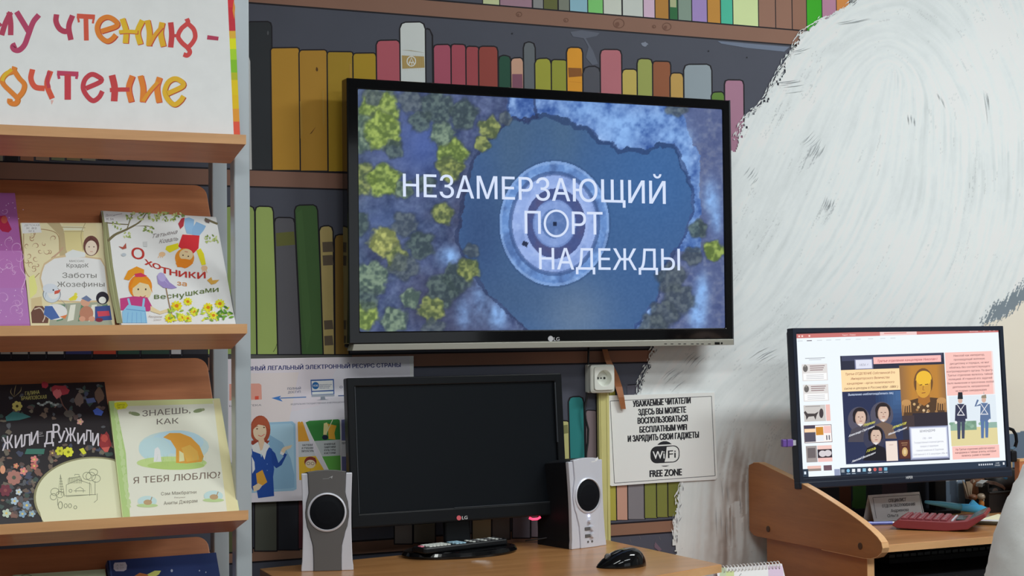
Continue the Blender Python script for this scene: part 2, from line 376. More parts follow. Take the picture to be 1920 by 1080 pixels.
# books on the top painted shelf (drawn upward past the frame)
z0 = zs['s0a']
def wx(px, py): return wp(px, py)[0]
row0 = [(905,936,'C9D0A0'),(937,997,'A3808F'),(999,1018,'8C8C8C'),(1019,1045,'65683A'),(1047,1067,'7F8377'),(1068,1101,'8FBACB'),(1102,1130,'7FCB74'),(1131,1165,'CFD3C8'),(1167,1205,'CBD0CA'),(1206,1227,'D6B7CE'),
        (1228,1253,'B5803A'),(1255,1270,'2F6A40'),(1271,1296,'84978A'),(1297,1325,'A189C2'),(1326,1350,'C28A3C'),(1351,1373,'4DBA9C'),(1374,1421,'D3E6A6'),(1422,1453,'966F5E'),(1454,1484,'946D5C'),(1485,1512,'926A58'),(1512,1541,'3BA822'),(1541,1568,'B6839C'),(1568,1592,'CE8748')]
hs = [.26,.24,.27,.25,.26,.22,.25,.27,.24]
for i, (a, b, c) in enumerate(row0):
    X0, X1 = wx(a, 20), wx(b, 20); zt = z0+.2+hs[i % 9]*.4
    pw_.rect(X0-.0012, z0, X1+.0022, zt+.003, LINE); pw_.rect(X0+.0012, z0+.0015, X1, zt, c)
for k, (a, b, c) in enumerate([(XL+i*.09, XL+i*.09+.085, random.choice(['A3808F','8C8C8C','8FBACB','7FCB74','D6B7CE','B5803A'])) for i in range(18)]):
    if b < wx(905, 10): pw_.rect(a, z0+.0015, b, z0+.27, c)
pw_.rect(wx(1255,20)+.002, z0+.03, wx(1270,20)-.003, z0+.09, 'B0B58C')
for px, py, r in ((973,27,5),(1160,44,10),(1061,38,4),(1226,50,3),(1250,50,8)):
    pm.k = pw_.k; pm.ring(px, py, r, r*.85, 1.6, (112, 78, 64)); pm.blob(px-r*.3, py+r*.2, r*.4, r*.5, (118, 82, 68))
# row 1
def book(a, b, top, col, a2=None, b2=None, bot=None, r=6, lw=3.2, low=False):
    """painted spine in photo pixels"""
    a2 = a if a2 is None else a2; b2 = b if b2 is None else b2; j = 0.6*math.sin(a*.7)
    def out(e):
        return [(a2-e, bot+e*.2), (a-e+j, top+r*1.2), (a-e+r*.35, top+r*.25-e*.6), (a+r, top-e), (b-r, top-e+j), (b+e-r*.35, top+r*.3-e*.6), (b+e, top+r*1.3), (b2+e, bot+e*.2)]
    pm.poly(out(lw*.8), LINE); pm.poly(out(0), col)
pm.k = pw_.k+2e-5
r1 = [(463,508,42,'2F3236',6),(509,560,91,'B98A32',3),(562,612,95,'B08330',4),(614,661,98,'A58428',4),(663,704,101,'AD8C26',4),(707,749,77,'B45A66',6),(751,796,43,'D6DAD8',9),(814,844,85,'AC5468',5),(846,872,84,'A94E5C',5),(874,897,88,'A34A50',5),(898,932,88,'96463E',6),
      (935,957,105,'27503F',8),(959,980,110,'CC9F88',5),(982,1002,80,'666B70',8),(1004,1032,111,'A3A23E',7),(1034,1062,113,'97983A',5),(1063,1091,90,'EE9A2E',7),(1094,1125,126,'53535C',10),(1126,1164,94,'B96F78',7),(1167,1194,131,'C2AC5A',6),(1195,1222,111,'9CA258',7),(1224,1256,116,'94593C',5),(1257,1280,138,'C09A55',6),(1283,1333,122,'929DA5',8),(1335,1357,174,'61823A',5),(1359,1393,151,'A87A90',6)]
pm.poly([(796,320),(796,58),(800,52),(806,54),(812,66),(815,320)], LINE); pm.poly([(796,320),(796,60),(800,55),(805,57),(809,68),(812,320)], (74,76,86))
for a, b, t, c, r in r1:
    zb = onY(a, 300, 0); px = (a+b)/2; bt = 319+(px-466)*.024
    dx = .010*(bt-t); book(a, b, t, c, a+dx, b+dx, bt-2, r)
pm.poly([(466,90),(462,95),(466,110),(468,318),(475,318),(471,120)], (196,196,196))
pm.poly([(466,90),(463,95),(469,115),(472,318),(478,318),(476,100)], (47,50,54))
# white spine band and emblem
pm.poly([(753,104),(795,106),(796,127),(754,129)], (178,150,92))
for i in range(10): pm.line([(754+i*4.2, 102+random.random()*3), (755+i*4.2, 130+random.random()*5)], 1.2, (198,178,136), True)
pm.ring(771, 115, 8, 9, 1.8, (226,226,220)); pm.line([(766,122),(771,108),(777,122)], 1.8, (226,226,220)); pm.line([(766,117),(776,117)], 1.6, (226,226,220)); pm.line([(772,122),(772,117)], 1.5, (226,226,220))
pm.line([(754,94),(770,95),(795,99)], 1.4, (170,160,132), True)
pm.poly([(1065,127),(1090,128),(1091,143),(1066,145)], (140,86,40)); pm.line([(1067,153),(1090,155)], 4, (206,128,40), True)
pm.poly([(960,139),(979,139),(980,165),(960,165)], (134,84,102))
pm.poly([(1069,60),(1090,57),(1124,62),(1118,68),(1098,72),(1112,96),(1121,120),(1110,122),(1098,108),(1103,88),(1094,72),(1074,69)], (96,100,114))
pm.blob(1208, 83, 6, 4, (128,134,150), .3); pm.poly([(1345,77),(1480,88),(1470,97),(1400,90),(1352,82)], (112,122,142))
for x, y in ((960,63),(1328,96),(1400,108)): pm.blob(x, y, 1.6, 1.6, (40,40,46))
pm.poly([(580,252),(590,240),(592,238),(584,250)], (96,60,24)); pm.blob(594,130,2,4,(90,60,24)); pm.blob(502,62,1.5,4,(84,86,90))
for x, y in ((562,190),(604,170),(640,200),(655,120)): pm.poly([(x,y),(x+3,y),(x+5,y+60),(x+1,y+70)], (176,136,58))
# row 2
r2 = [(386,420,398,'A3B568',380,418),(421,476,388,'93A862',427,480),(479,511,388,'9CB064',483,521),(515,551,409,'5B5A60',522,563),(554,594,386,'436238',566,606),(600,623,425,'AE9C66',607,626),(628,651,441,'7E6230',629,653)]
for a, b, t, c, a2, b2 in r2: book(a, b, t, c, a2, b2, 664, 7)
pm.poly([(517,437),(551,434),(553,459),(518,462)], (98,100,52)); pm.poly([(556,400),(566,392),(584,620),(575,660),(568,600)], (72,104,60))
for y0_, y1_ in ((454,472),(479,497),(601,617),(630,647)): pm.poly([(604+(y0_-454)*.02,y0_),(623,y0_-1),(625,y1_),(605+(y0_-454)*.02,y1_+1)], (96,84,70))
pm.line([(512,660),(517,652),(519,644)], 1.2, (90,100,60)); pm.poly([(416,666),(660,666),(660,673),(416,675)], (88,86,84))
# books seen in the gaps behind the rack
z2 = zs['s2a']
cols = ['A8A29C','B2ACA4','B0A8A0','C2BCB4','3C3E70','C04A36','38564A','3A5248','C8C8CC','38383E']
xs = [0,22,55,88,122,174,220,264,320,342,392]
for i, c in enumerate(cols):
    pm.poly([(xs[i],700),(xs[i],560),(xs[i+1]-2,560),(xs[i+1]-2,700)], LINE); pm.poly([(xs[i]+1,664),(xs[i]+1,560),(xs[i+1]-3,560),(xs[i+1]-3,664)], c)
for i in range(14):
    a = -20+i*29; pm.poly([(a,300),(a,200),(a+25,200),(a+25,302)], ['8E8C7C','2C2C30','A5745C','A08470','7C8468','8C8060'][i % 6])
# row 3 (lower right)
book(1051,1066,790,'BDBA7E',1058,1070,974,4); book(1067,1093,745,'2E7C7C',1072,1098,974,7)
pm.poly([(1053,798),(1064,796),(1065,812),(1054,814)], (128,128,84))
for a, b, t, c in ((1098,1118,770,'7A6C70'),(1119,1140,740,'7C6350'),(1142,1153,730,'A8A048'),(1155,1174,790,'C09482'),(1176,1206,780,'7F7B80'),(1207,1229,790,'7B7F42'),(1230,1250,790,'7A7D40'),(1251,1276,790,'727438')): book(a, b, t, c, a+2, b+2, 975-(a-1150)*.07, 4, 2.6)
pm.poly([(1175,722),(1200,720),(1196,745),(1176,745)], (86,84,96)); pm.line([(1176,722),(1200,720)], 1.5, LINE)
# row 3 (lower left)
for a, b, c in ((420,472,'585A3C'),(478,518,'565850'),(522,560,'2C2E36'),(560,600,'5A2C34'),(604,650,'34363C'),(740,772,'8C8480'),(776,815,'8A8478'),(886,920,'A09070'),(923,955,'6A6460'),(961,993,'7A7480'),(996,1018,'80707A'),(1022,1050,'AEB878')):
    pm.poly([(a-2,1034-(a-480)*.05),(a-2,930),(b+2,930),(b+2,1034-(a-480)*.05)], LINE); pm.poly([(a,1032-(a-480)*.05),(a,930),(b,930),(b,1032-(a-480)*.05)], c)
for x, y in ((1180,1010),(1198,1004),(1235,1005),(1226,1020)): pm.line([(x,y),(x+3,y+7)], 1.6, (136,128,116), True)
pm.poly([(1228,1016),(1240,1030),(1236,1034),(1226,1026)], (110,92,106))
# wall behind the right-hand desk
for a, b, c in ((1540,1574,'45382E'),(1577,1596,'69483A'),(1598,1622,'4C7A44')): pm.poly([(a,960),(a,890),(b,890),(b,958)], LINE); pm.poly([(a+1,955),(a+1,890),(b-1,890),(b-1,953)], c)
mural = mk('painted_bookshelf', pw_.V+pm.V, pw_.F+[tuple(i+len(pw_.V) for i in f) for f in pm.F], m_paint, wall, cols=pw_.C+pm.C)

# ------------------------------------------------------------ white brushed figure painted over the right of the wall
FUR = [(1720,-420),(1640,-120),(1600,0),(1570,22),(1541,34),(1515,52),(1500,62),(1484,92),(1468,120),(1452,146),(1436,176),(1420,200),(1398,216),(1384,240),(1376,260),(1340,320),(1290,470),(1245,600),(1224,652),(1214,676),(1207,692),(1200,708),(1194,728),(1190,748),
       (1200,800),(1240,860),(1272,905),(1268,930),(1270,950),(1264,975),(1262,992),(1262,1015),(1266,1040),(1266,1130),(2160,1200),(2260,-460)]
P00, P10, P11, P01 = [np.array((wx_, -0.0028, wz_)) for wx_, wz_ in ((1.70, 2.30), (3.30, 2.30), (3.30, 0.62), (1.70, 0.62))]
nx, ny = 560, 585
u = np.linspace(0, 1, nx)[None, :].repeat(ny, 0); v = np.linspace(0, 1, ny)[:, None].repeat(nx, 1)
Xw = 1.70+1.6*u; Zw = 2.30-1.68*v
cc = np.einsum('ij,jkl->ikl', M.T, np.stack([Xw, 0*Xw+D, Zw-H])); PX = 960+F*cc[0]/cc[2]; PY = 540+F*cc[1]/cc[2]
flow = [(1420,300,62),(1500,180,58),(1560,60,40),(1640,30,15),(1720,60,-30),(1800,150,-55),(1850,280,-85),(1830,420,75),(1720,540,52),(1600,640,35),(1400,500,52),(1500,420,60),(1600,300,65),(1700,250,82),(1760,300,88),(1650,450,60),
        (1300,700,38),(1420,680,28),(1460,780,35),(1240,760,60),(1300,930,88),(1380,950,92),(1290,860,70),(1900,500,60),(1880,120,-60),(1380,620,30),(1560,520,45),(1900,300,88),(2000,300,90),(1400,840,80)]
cx_ = np.zeros_like(PX); sx_ = np.zeros_like(PX); wt = np.zeros_like(PX)
for (x, y, a) in flow:
    k = 1/((PX-x)**2+(PY-y)**2+900)**1.3; cx_ += k*math.cos(2*math.radians(a)); sx_ += k*math.sin(2*math.radians(a)); wt += k
ang = 0.5*np.arctan2(sx_, cx_); fx = np.cos(ang); fy = np.sin(ang)      # '/' strokes: up-right
def lic(seed, n, blur=1):
    r = np.random.RandomState(seed).rand(ny, nx)
    if blur > 1:
        for _ in range(blur-1): r = (r+np.roll(r, 1, 0)+np.roll(r, 1, 1)+np.roll(r, -1, 0)+np.roll(r, -1, 1))/5
    acc = np.zeros((ny, nx))
    for sg in (1, -1):
        x = np.arange(nx)[None, :]+np.zeros((ny, 1)); y = np.arange(ny)[:, None]+np.zeros((1, nx))
        for _ in range(n):
            xi = np.clip(x.astype(int), 0, nx-1); yi = np.clip(y.astype(int), 0, ny-1); acc += r[yi, xi]
            x = x+sg*fx[yi, xi]; y = y-sg*fy[yi, xi]
    acc = acc-acc.mean(); return acc/acc.std()
l1 = lic(3, 26, 3); l2 = lic(5, 14, 1); l3 = lic(9, 40, 6)
big = fbm(PX, PY, 130, 21); mid = fbm(PX, PY, 45, 31)
base = np.zeros((ny, nx, 3)); base[:] = (224, 228, 229)
tone = 2.0*l1*(0.3+big)+1.3*l2+4.5*np.minimum(l3, 0.5)*(0.2+mid)+20*(fbm(PX+.6*PY, PY-.5*PX, 120, 61)-.5)
base += tone[..., None]*np.array((1.0, .95, .95))
def blend(m_, c): 
    global base
    base = base*(1-m_[..., None])+np.array(c)*m_[..., None]
l1 = np.clip(l1, -2, 2)
low = np.clip((PY-620)/300, 0, 1)*np.clip((1500-PX)/200, 0, 1)
blend(low*(0.30+0.12*np.clip(l3*.4+.5, 0, 1)), (200, 204, 200))
br = np.clip(1-np.abs(PX-1375-12*np.sin(PY/60))/70, 0, 1)*np.clip((PY-800)/60, 0, 1); blend(br*np.clip(.55+.35*l3, 0, 1), (150, 138, 130))
scr = (l2 > 1.35) & (l1 > 0.3) & (fbm(PX, PY, 30, 77, 2) > .62); blend(scr*0.3, (150, 154, 156))
for (x, y, rx, ry, a, s_) in ((1515,300,18,36,60,.9),(1545,400,16,26,65,.8),(1430,440,30,60,58,.35),(1460,210,40,16,30,.5),(1560,90,60,10,25,.3),(1500,160,50,18,50,.3),(1250,960,10,60,90,.3),(1460,620,70,25,30,.35),(1440,700,60,40,35,.3),(1690,590,60,20,40,.3),(1820,340,12,90,80,.35),(1800,480,20,70,70,.3)):
    ca, sa = math.cos(math.radians(a)), math.sin(math.radians(a)); U = (PX-x)*ca-(PY-y)*sa; W = (PX-x)*sa+(PY-y)*ca
    mk_ = np.clip(1.2-(U/max(rx,ry))**2-(W/min(rx,ry))**2, 0, 1); blend(mk_*np.clip(l2*.8-.5, 0, 1)*s_*.6, (110, 114, 120)); blend(mk_*np.clip(l1*.5, 0, 1)*s_*.5, (186, 192, 190))
# beige face and slate paint at the far right
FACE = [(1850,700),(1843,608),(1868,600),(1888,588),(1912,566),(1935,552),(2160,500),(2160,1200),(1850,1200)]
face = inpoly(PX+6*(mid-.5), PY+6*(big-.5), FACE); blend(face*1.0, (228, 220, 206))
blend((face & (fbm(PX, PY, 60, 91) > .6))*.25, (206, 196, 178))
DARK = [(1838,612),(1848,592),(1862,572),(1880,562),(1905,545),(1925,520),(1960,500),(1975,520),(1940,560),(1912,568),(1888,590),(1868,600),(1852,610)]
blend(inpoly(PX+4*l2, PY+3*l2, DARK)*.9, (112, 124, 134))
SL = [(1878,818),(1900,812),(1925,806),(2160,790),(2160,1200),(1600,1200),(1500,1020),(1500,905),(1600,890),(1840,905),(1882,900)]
blend(inpoly(PX, PY, SL)*1.0, (104, 120, 138))  # slate paint, made lighter to offset the shade under the monitor
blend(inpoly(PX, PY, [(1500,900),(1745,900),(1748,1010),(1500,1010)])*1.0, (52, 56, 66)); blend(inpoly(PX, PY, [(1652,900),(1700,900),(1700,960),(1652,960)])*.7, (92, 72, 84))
blend(inpoly(PX, PY, [(1778,890),(1792,890),(1796,980),(1784,980)])*.8, (70, 78, 92)); blend(inpoly(PX, PY, [(1794,890),(1824,890),(1832,1100),(1806,1100)])*.9, (150, 168, 188))  # pale column likewise lightened against that shade
blend(inpoly(PX, PY, [(1597,880),(1622,880),(1622,953),(1597,953)])*1., (70,116,62)); blend(inpoly(PX, PY, [(1573,880),(1594,880),(1594,960),(1573,960)])*1., (100,64,48))
rag = 7*(l2*.5)+8*(fbm(PX, PY, 14, 55, 2)-.5)
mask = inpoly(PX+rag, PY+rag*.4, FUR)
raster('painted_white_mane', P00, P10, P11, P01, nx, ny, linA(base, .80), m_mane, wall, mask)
# bristle marks along the ragged edge
pb = Print(planeY(0), NY, .80, 1e-5, 0.0034); rr = random.Random(4)
edge = FUR[1:14]+FUR[17:23]+FUR[25:30]
for seg in (FUR[2:15], FUR[18:24], FUR[26:32]):
    for i in range(len(seg)-1):
        (xa, ya), (xb, yb) = seg[i], seg[i+1]; L_ = math.hypot(xb-xa, yb-ya)
        for k in range(int(L_/1.6)):
            t = rr.random(); x = xa+(xb-xa)*t+rr.uniform(-5, 9); y = ya+(yb-ya)*t+rr.uniform(-4, 4); l = rr.uniform(5, 13); a = math.atan2(ya-yb, xa-xb)+rr.uniform(-.35, .35)
            c = rr.choice([(222,226,226),(226,230,230),(212,216,218),(222,228,228),(222,226,228),(216,222,222),(226,230,230),(140,142,148),(222,228,228)])
            pb.line([(x-l/2*math.cos(a), y-l/2*math.sin(a)), (x, y+rr.uniform(-.5, .5)), (x+l/2*math.cos(a), y+l/2*math.sin(a))], rr.uniform(1.0, 2.2), c, True)
for (x0_, y0_, n_, dx, dy, sp) in ((1512,292,9,14,-26,3.0),(1538,390,7,9,-24,3.0),(1392,330,6,16,-22,5),(1500,268,5,24,-22,3),(1450,156,7,38,-5,3.5),(1480,98,4,36,-10,4),(1566,44,3,60,-12,5),(1700,215,3,3,26,5),(1755,175,2,10,24,6),(1842,170,3,8,60,5),(1262,690,6,-30,26,4),(1300,660,5,-22,22,5),(1440,650,5,-34,20,6),(1350,900,4,4,40,9),(1340,950,4,2,50,10),(1590,640,5,40,-20,5)):
    for k in range(n_):
        x = x0_+k*sp*rr.uniform(.6, 1.3); y = y0_+k*sp*rr.uniform(-.2, 1.2); q = rr.uniform(.5, 1.1)
        pb.line([(x, y), (x+dx*q*.55, y+dy*q*.45), (x+dx*q, y+dy*q)], rr.uniform(.7, 1.5), rr.choice([(158,162,166),(172,176,180),(184,188,190)]), True)
pb.build('brush_marks', m_paint, wall)
# ------------------------------------------------------------ television on the wall
tx0, tx1, tz0, tz1, ty = 1.0765, 2.0135, 1.2125, 1.7815, -0.09
sx0, sx1, sz0, sz1 = 1.1015, 1.9935, 1.2520, 1.7595
tv = thing('television', ((tx0+tx1)/2, ty, tz0), 'large black flat television hung on the painted wall, showing an aerial view with white title', 'television')
def rim(mb, outer, inner, y0, y1):
    """picture-frame solid between two rectangles, from depth y0 (front) to y1"""
    V = []
    for (a, b, c, d) in (outer, inner):
        for y in (y0, y1): V += [(a, y, c), (b, y, c), (b, y, d), (a, y, d)]
    Fc = []
    for k in range(4):
        j = (k+1) % 4; Fc += [(k, j, 8+j, 8+k), (4+k, 12+k, 12+j, 4+j), (k, 4+k, 4+j, j), (8+k, 8+j, 12+j, 12+k)]
    return mb.add(V, Fc)
rim(MB(), (tx0, tx1, tz0+.0135, tz1), (sx0, sx1, sz0, sz1), ty, ty+.035).build('bezel', m_gloss, tv, bevel=.0025)
MB().box(tx0+.004, tx1-.004, ty+.03, ty+.045, tz0+.006, tz1-.004).build('back_cover', m_blackmat, tv, bevel=.004)
MB().box(tx0+.18, tx1-.18, ty+.045, -.03, tz0+.08, tz1-.16).build('back_housing', m_blackmat, tv, bevel=.01)
MB().box(1.3, 1.8, -.03, -.0045, 1.33, 1.6).box(1.36, 1.42, -.045, -.03, 1.29, 1.64).box(1.68, 1.74, -.045, -.03, 1.29, 1.64).build('wall_mount', m_blackmat, tv)
tr = MB(); tr.prism([(tx0+.006, tz0), (tx1-.001, tz0), (tx1-.001, tz0+.0135), (tx0+.010, tz0+.0135)], lambda x, z: (x, ty-.003, z), lambda x, z: (x, ty+.03, z)).build('bottom_trim', m_strip, tv, bevel=.001)
MB().box(tx1-.003, tx1+.0005, ty-.001, ty+.034, tz0, tz1).build('side_trim', plain('dark_metal_trim', lin((70,72,78)), .35, .5), tv)
# picture
W_, H_ = 480, 273
u = np.linspace(0, 1, W_)[None, :].repeat(H_, 0); v = np.linspace(0, 1, H_)[:, None].repeat(W_, 1)
X_ = sx0+(sx1-sx0)*u; Z_ = sz1-(sz1-sz0)*v
cc = np.einsum('ij,jkl->ikl', M.T, np.stack([X_, 0*X_+D+ty, Z_-H])); x = 960+F*cc[0]/cc[2]; y = 540+F*cc[1]/cc[2]
n1 = fbm(x, y, 26, 101); n2 = fbm(x, y, 9, 111, 3); n3 = fbm(x, y, 90, 121); n4 = vnoise(x, y, 3.2, 131)
img = np.zeros((H_, W_, 3)); img[:] = (64, 98, 146)
def mixc(m_, c):
    global img
    m_ = np.clip(m_, 0, 1)[..., None]; img = img*(1-m_)+np.array(c)*m_
g = lambda cx, cy, rx, ry: np.exp(-((x-cx)/rx)**2-((y-cy)/ry)**2)
mixc(g(1000, 240, 130, 60)*.7, (66, 96, 132)); mixc(g(960, 300, 40, 200)*.5, (74, 100, 126)); mixc(g(1230, 330, 120, 130)*.6, (60, 108, 168)); mixc(g(900, 440, 50, 120)*.6, (46, 70, 112))
mixc(g(1080, 590, 70, 70)*.9, (104, 128, 158)); mixc(g(1060, 250, 30, 120)*.3, (86, 112, 132)); mixc(g(960, 560, 120, 50)*.4, (66, 90, 122)); mixc(g(1180, 470, 60, 100)*.4, (62, 100, 150))
LAND = [(640,120),(1000,120),(1010,222),(965,226),(938,246),(925,262),(905,276),(892,300),(884,340),(872,380),(866,420),(862,450),(880,492),(900,520),(912,548),(945,572),(965,596),(990,612),(1010,660),(640,660)]
RIM = [(960,120),(1400,120),(1400,660),(1180,660),(1190,610),(1215,585),(1240,545),(1240,500),(1262,474),(1284,440),(1298,395),(1296,350),(1284,315),(1276,290),(1262,270),(1240,268),(1218,276),(1190,279),(1160,276),(1130,258),(1100,240),(1060,224),(1020,214),(985,218),(950,222)]
wx1 = x+14*(n1-.5)+8*(n2-.5); wy1 = y+14*(fbm(x, y, 22, 141)-.5)+8*(fbm(x, y, 8, 151, 2)-.5)
land = inpoly(wx1, wy1, LAND); rimm = inpoly(wx1, wy1, RIM)
lc = np.array((70, 84, 122))[None, None]+(n1-.5)[..., None]*np.array((60, 60, 70))+(n2-.5)[..., None]*np.array((50, 54, 50))
img = np.where(land[..., None], lc, img)
mixc(land*np.clip((n3-.45)*3, 0, 1)*.6, (62, 60, 84)); mixc(land*g(790, 270, 50, 60)*.8, (74, 100, 172)); mixc(land*g(740, 250, 60, 70)*.5, (84, 100, 150)); mixc(land*g(730, 420, 60, 40)*.5, (84, 110, 160))
rc = np.array((86, 120, 182))[None, None]+(n1-.5)[..., None]*np.array((120, 120, 100))+(n2-.5)[..., None]*np.array((110, 110, 90)); img = np.where(rimm[..., None], rc, img)
far = rimm & ((wx1 > 1316) | ((wx1 > 1262) & (wx1-1262 > (wy1-170)*.45) & (wy1 < 300)) | ((wx1+.3*(wy1-470) > 1262) & (wy1 > 470))); mixc(far*.8, (86, 94, 132)); mixc(far*np.clip((n2-.5)*3, 0, 1)*.5, (126, 134, 160))
for (cx, cy, rx, ry, a) in ((1165,235,55,28,.9),(1100,205,50,22,.6),(1170,262,22,18,.9),(1240,225,40,18,.6),(1262,255,34,14,.8),(1285,300,12,40,.7),(1300,400,10,60,.5),(1335,370,14,30,.9),(1345,410,10,30,.8),(1318,545,12,30,.9),(1310,590,16,34,1),(900,560,16,46,.5),(935,590,18,26,.9),(845,480,18,16,.9),(870,590,14,30,.6)):
    mixc((rimm | land)*g(cx, cy, rx, ry)*a*np.clip(.4+1.1*n2, 0, 1.2), (142, 186, 244))
e1 = inpoly(wx1, wy1-9, RIM) ^ rimm; mixc((e1 | (inpoly(wx1-5, wy1, RIM) ^ rimm))*.55, (34, 52, 96)); e2 = inpoly(wx1+7, wy1, LAND) ^ land; mixc(e2*.6, (36, 50, 88))
# island
def er(cx, cy, rx, ry): return np.sqrt(((x-cx)/rx)**2+((y-cy)/ry)**2)
r0 = er(1041, 419, 103, 117); isl = r0 < 1; mixc(isl*1.0, (104, 144, 206)); mixc(isl*np.clip((n2-.45)*3.2, 0, 1)*.7, (140, 180, 236)); mixc(isl*np.clip((.46-n1)*5, 0, 1)*.6, (64, 92, 146)); mixc(((r0 > .955) & isl)*.35, (170, 200, 244))
ra = er(1041, 419, 81, 93); mixc((ra < 1)*1., (150, 176, 232)); mixc((ra < 1)*np.clip((n2-.5)*3, 0, 1)*.5, (176, 200, 246)); mixc(((ra > .97) & (ra < 1.06))*.6, (58, 82, 132)); mixc((ra < 1)*np.clip((.46-n1)*5, 0, 1)*.4, (96, 124, 186))
rb = er(1043, 419, 56, 66); mixc((rb < 1)*1., (70, 86, 140)); mixc((rb < 1)*np.clip((n1-.5)*3, 0, 1)*.5, (92, 84, 122)); mixc(((rb > 1) & (rb < 1.1))*.5, (168, 190, 240))
rd = er(1041, 419, 40, 45); mixc((rd < 1)*1., (130, 158, 216)); mixc(((rd > .93) & (rd < 1.04))*.4, (90, 116, 176)); mixc((rd < .62)*1., (92, 122, 178)); mixc((rd < 1)*np.clip((n2-.5)*3, 0, 1)*.3, (166, 190, 240))
mixc(((abs(x-1042) < 4) & (abs(y-419) < 4))*1., (26, 42, 74)); mixc(((abs((x-986)+.4*(y-457)) < 6) & (abs((y-457)-.4*(x-986)) < 5))*1., (34, 46, 76))
mixc(((r0 > 1) & (r0 < 1.03))*.4, (48, 76, 122))
# trees
rt = random.Random(11); trees = [(710,205,44,4),(690,250,40,2),(720,245,40,4),(680,335,34,3),(720,340,36,4),(850,290,34,4),(845,318,28,3),(722,455,34,5),(745,485,26,3),(700,520,36,2),(685,590,30,4),(920,240,24,3),(905,270,18,3),(830,250,26,2),(820,200,36,1),(790,225,24,1),
         (860,520,32,1),(830,545,36,1),(810,580,30,3),(770,560,22,2),(740,600,28,2),(880,505,24,3),(760,355,20,2),(800,345,22,1),(832,400,24,3),(790,460,30,1),(760,420,26,0),(770,190,26,0),(700,180,20,0),(870,215,30,1),(760,500,30,0),(1340,470,22,4),(1310,430,20,1),(1260,520,30,0),(1275,560,34,0),(1245,590,30,0),(1225,610,30,0),(1300,480,20,0),(1270,200,22,0),(950,222,14,0),(672,420,26,1),(690,560,24,1),(815,620,26,0),(885,470,16,0),(740,280,20,1)]
pal = [((104,116,120),(64,76,88)),((100,120,110),(54,70,72)),((134,156,130),(72,92,84)),((158,168,96),(84,98,62)),((166,188,92),(96,118,54)),((196,200,112),(120,128,70))]
for (cx, cy, r, p) in trees:
    a = np.arctan2(y-cy, x-cx); rr_ = np.hypot(x-cx, y-cy)/(r*(.86+.5*(fbm(x+cx, y, 13, 161, 3)-.35)+.08*np.sin(5*a+cx)))
    m1 = np.clip((1-rr_)*5, 0, 1); t_ = np.clip((fbm(x, y+cx, 7, 171, 2)-.35)*2.6, 0, 1); hi, lo = pal[p]
    mixc(np.clip((1.12-rr_)*5, 0, 1)*.35, (40, 50, 66))
    c = np.array(hi)[None, None]*t_[..., None]+np.array(lo)[None, None]*(1-t_[..., None]); mm = (m1*(.9 if p > 1 else .75))[..., None]; img = img*(1-mm)+c*mm
mixc(np.clip((700-x)/40, 0, 1)*.15, (90, 120, 90))
img = img+(n4-.5)[..., None]*8
tvo = -.0015
raster('screen', np.array((sx0, ty+.004, sz1)), np.array((sx1, ty+.004, sz1)), np.array((sx1, ty+.004, sz0)), np.array((sx0, ty+.004, sz0)), W_, H_, linA(img)*0.95, m_screen, tv)
def ptv(px, py): return onY(px, py, ty+.004)
tt = Print(ptv, NY, 1.0, 2e-5, 2e-4); WT = (214, 226, 250)
tt.text('НЕЗАМЕРЗАЮЩИЙ', 756, 368.5, 1248, 382.5, 43, WT, .012); tt.ring(1043, 419, 21.5, 24, 4.2, WT, 40)
tt.text('П', 984, 438, 1014, 438.6, 43, WT, .006); tt.text('Р', 1072.5, 439, 1099, 439.6, 42.5, WT, .006); tt.text('Т', 1101, 439.6, 1130, 440, 42.5, WT, .006)
tt.text('НАДЕЖДЫ', 1011, 505, 1275, 507, 40.5, WT, .006); tt.build('title', m_screen, tv)
lg = Print(planeY(ty-.0004), NY, .8, 2e-5, 1e-4); lg.ell(1032.5, 635, 5, 5.2, (186,186,190)); lg.text('LG', 1038.5, 639, 1049, 638.8, 7, (186,186,190), .03)
lg.build('logo', m_paper, tv, 'round emblem and two grey letters')
lb = Print(planeY(ty-.0032), NY, .8, 2e-5, 1e-4)
for xx in (1248,1260,1274,1284,1298,1308,1317,1330): lb.rect(xx-2.5, 644, xx+2.5, 645.6, (66,64,62))
lb.rect(1340, 641.5, 1349.5, 646, (10,10,10)); lb.ell(1353.3, 643.6, 1.8, 2, (10,10,10)); lb.build('sensor_and_key_marks', m_paper, tv)

# ------------------------------------------------------------ left desktop monitor
T = frame((1.310, -.118, 1.0035), .031, .075); MW, MH = .500, .3066
mo = thing('computer_monitor', (1.31, -.11, .785), 'black switched-off monitor on the left desk, below the television', 'monitor')
rim(MB(T), (-MW/2, MW/2, -MH/2, MH/2), (-MW/2+.018, MW/2-.018, -MH/2+.030, MH/2-.018), -.008, .014).build('bezel', m_black, mo, bevel=.003)
MB(T).box(-MW/2+.004, MW/2-.004, .008, .024, -MH/2+.004, MH/2-.004).box(-.15, .15, .024, .040, -.08, .1).build('back_cover', m_blackmat, mo, bevel=.006)
MB(T).box(-MW/2+.016, MW/2-.016, -.0015, .006, -MH/2+.028, MH/2-.016).build('screen', m_dkscreen, mo)
m_lip = plain('bezel_lip', lin((62,66,72)), .3)
for b_2 in ((-MW/2+.0165, -MW/2+.018, -MH/2+.03, MH/2-.018), (-.02, MW/2-.018, -MH/2+.0285, -MH/2+.030), (MW/2-.0185, MW/2-.0165, MH/2-.15, MH/2-.02)): MB(T).box(b_2[0], b_2[1], -.0088, -.004, b_2[2], b_2[3]).build('inner_lip', m_lip, mo)
MB(T).box(-.030, .030, .022, .036, -MH/2-.060, -MH/2+.06).build('stand_neck', m_black, mo, bevel=.004)
bc = onZ(855, 1036, .785); bs = MB()
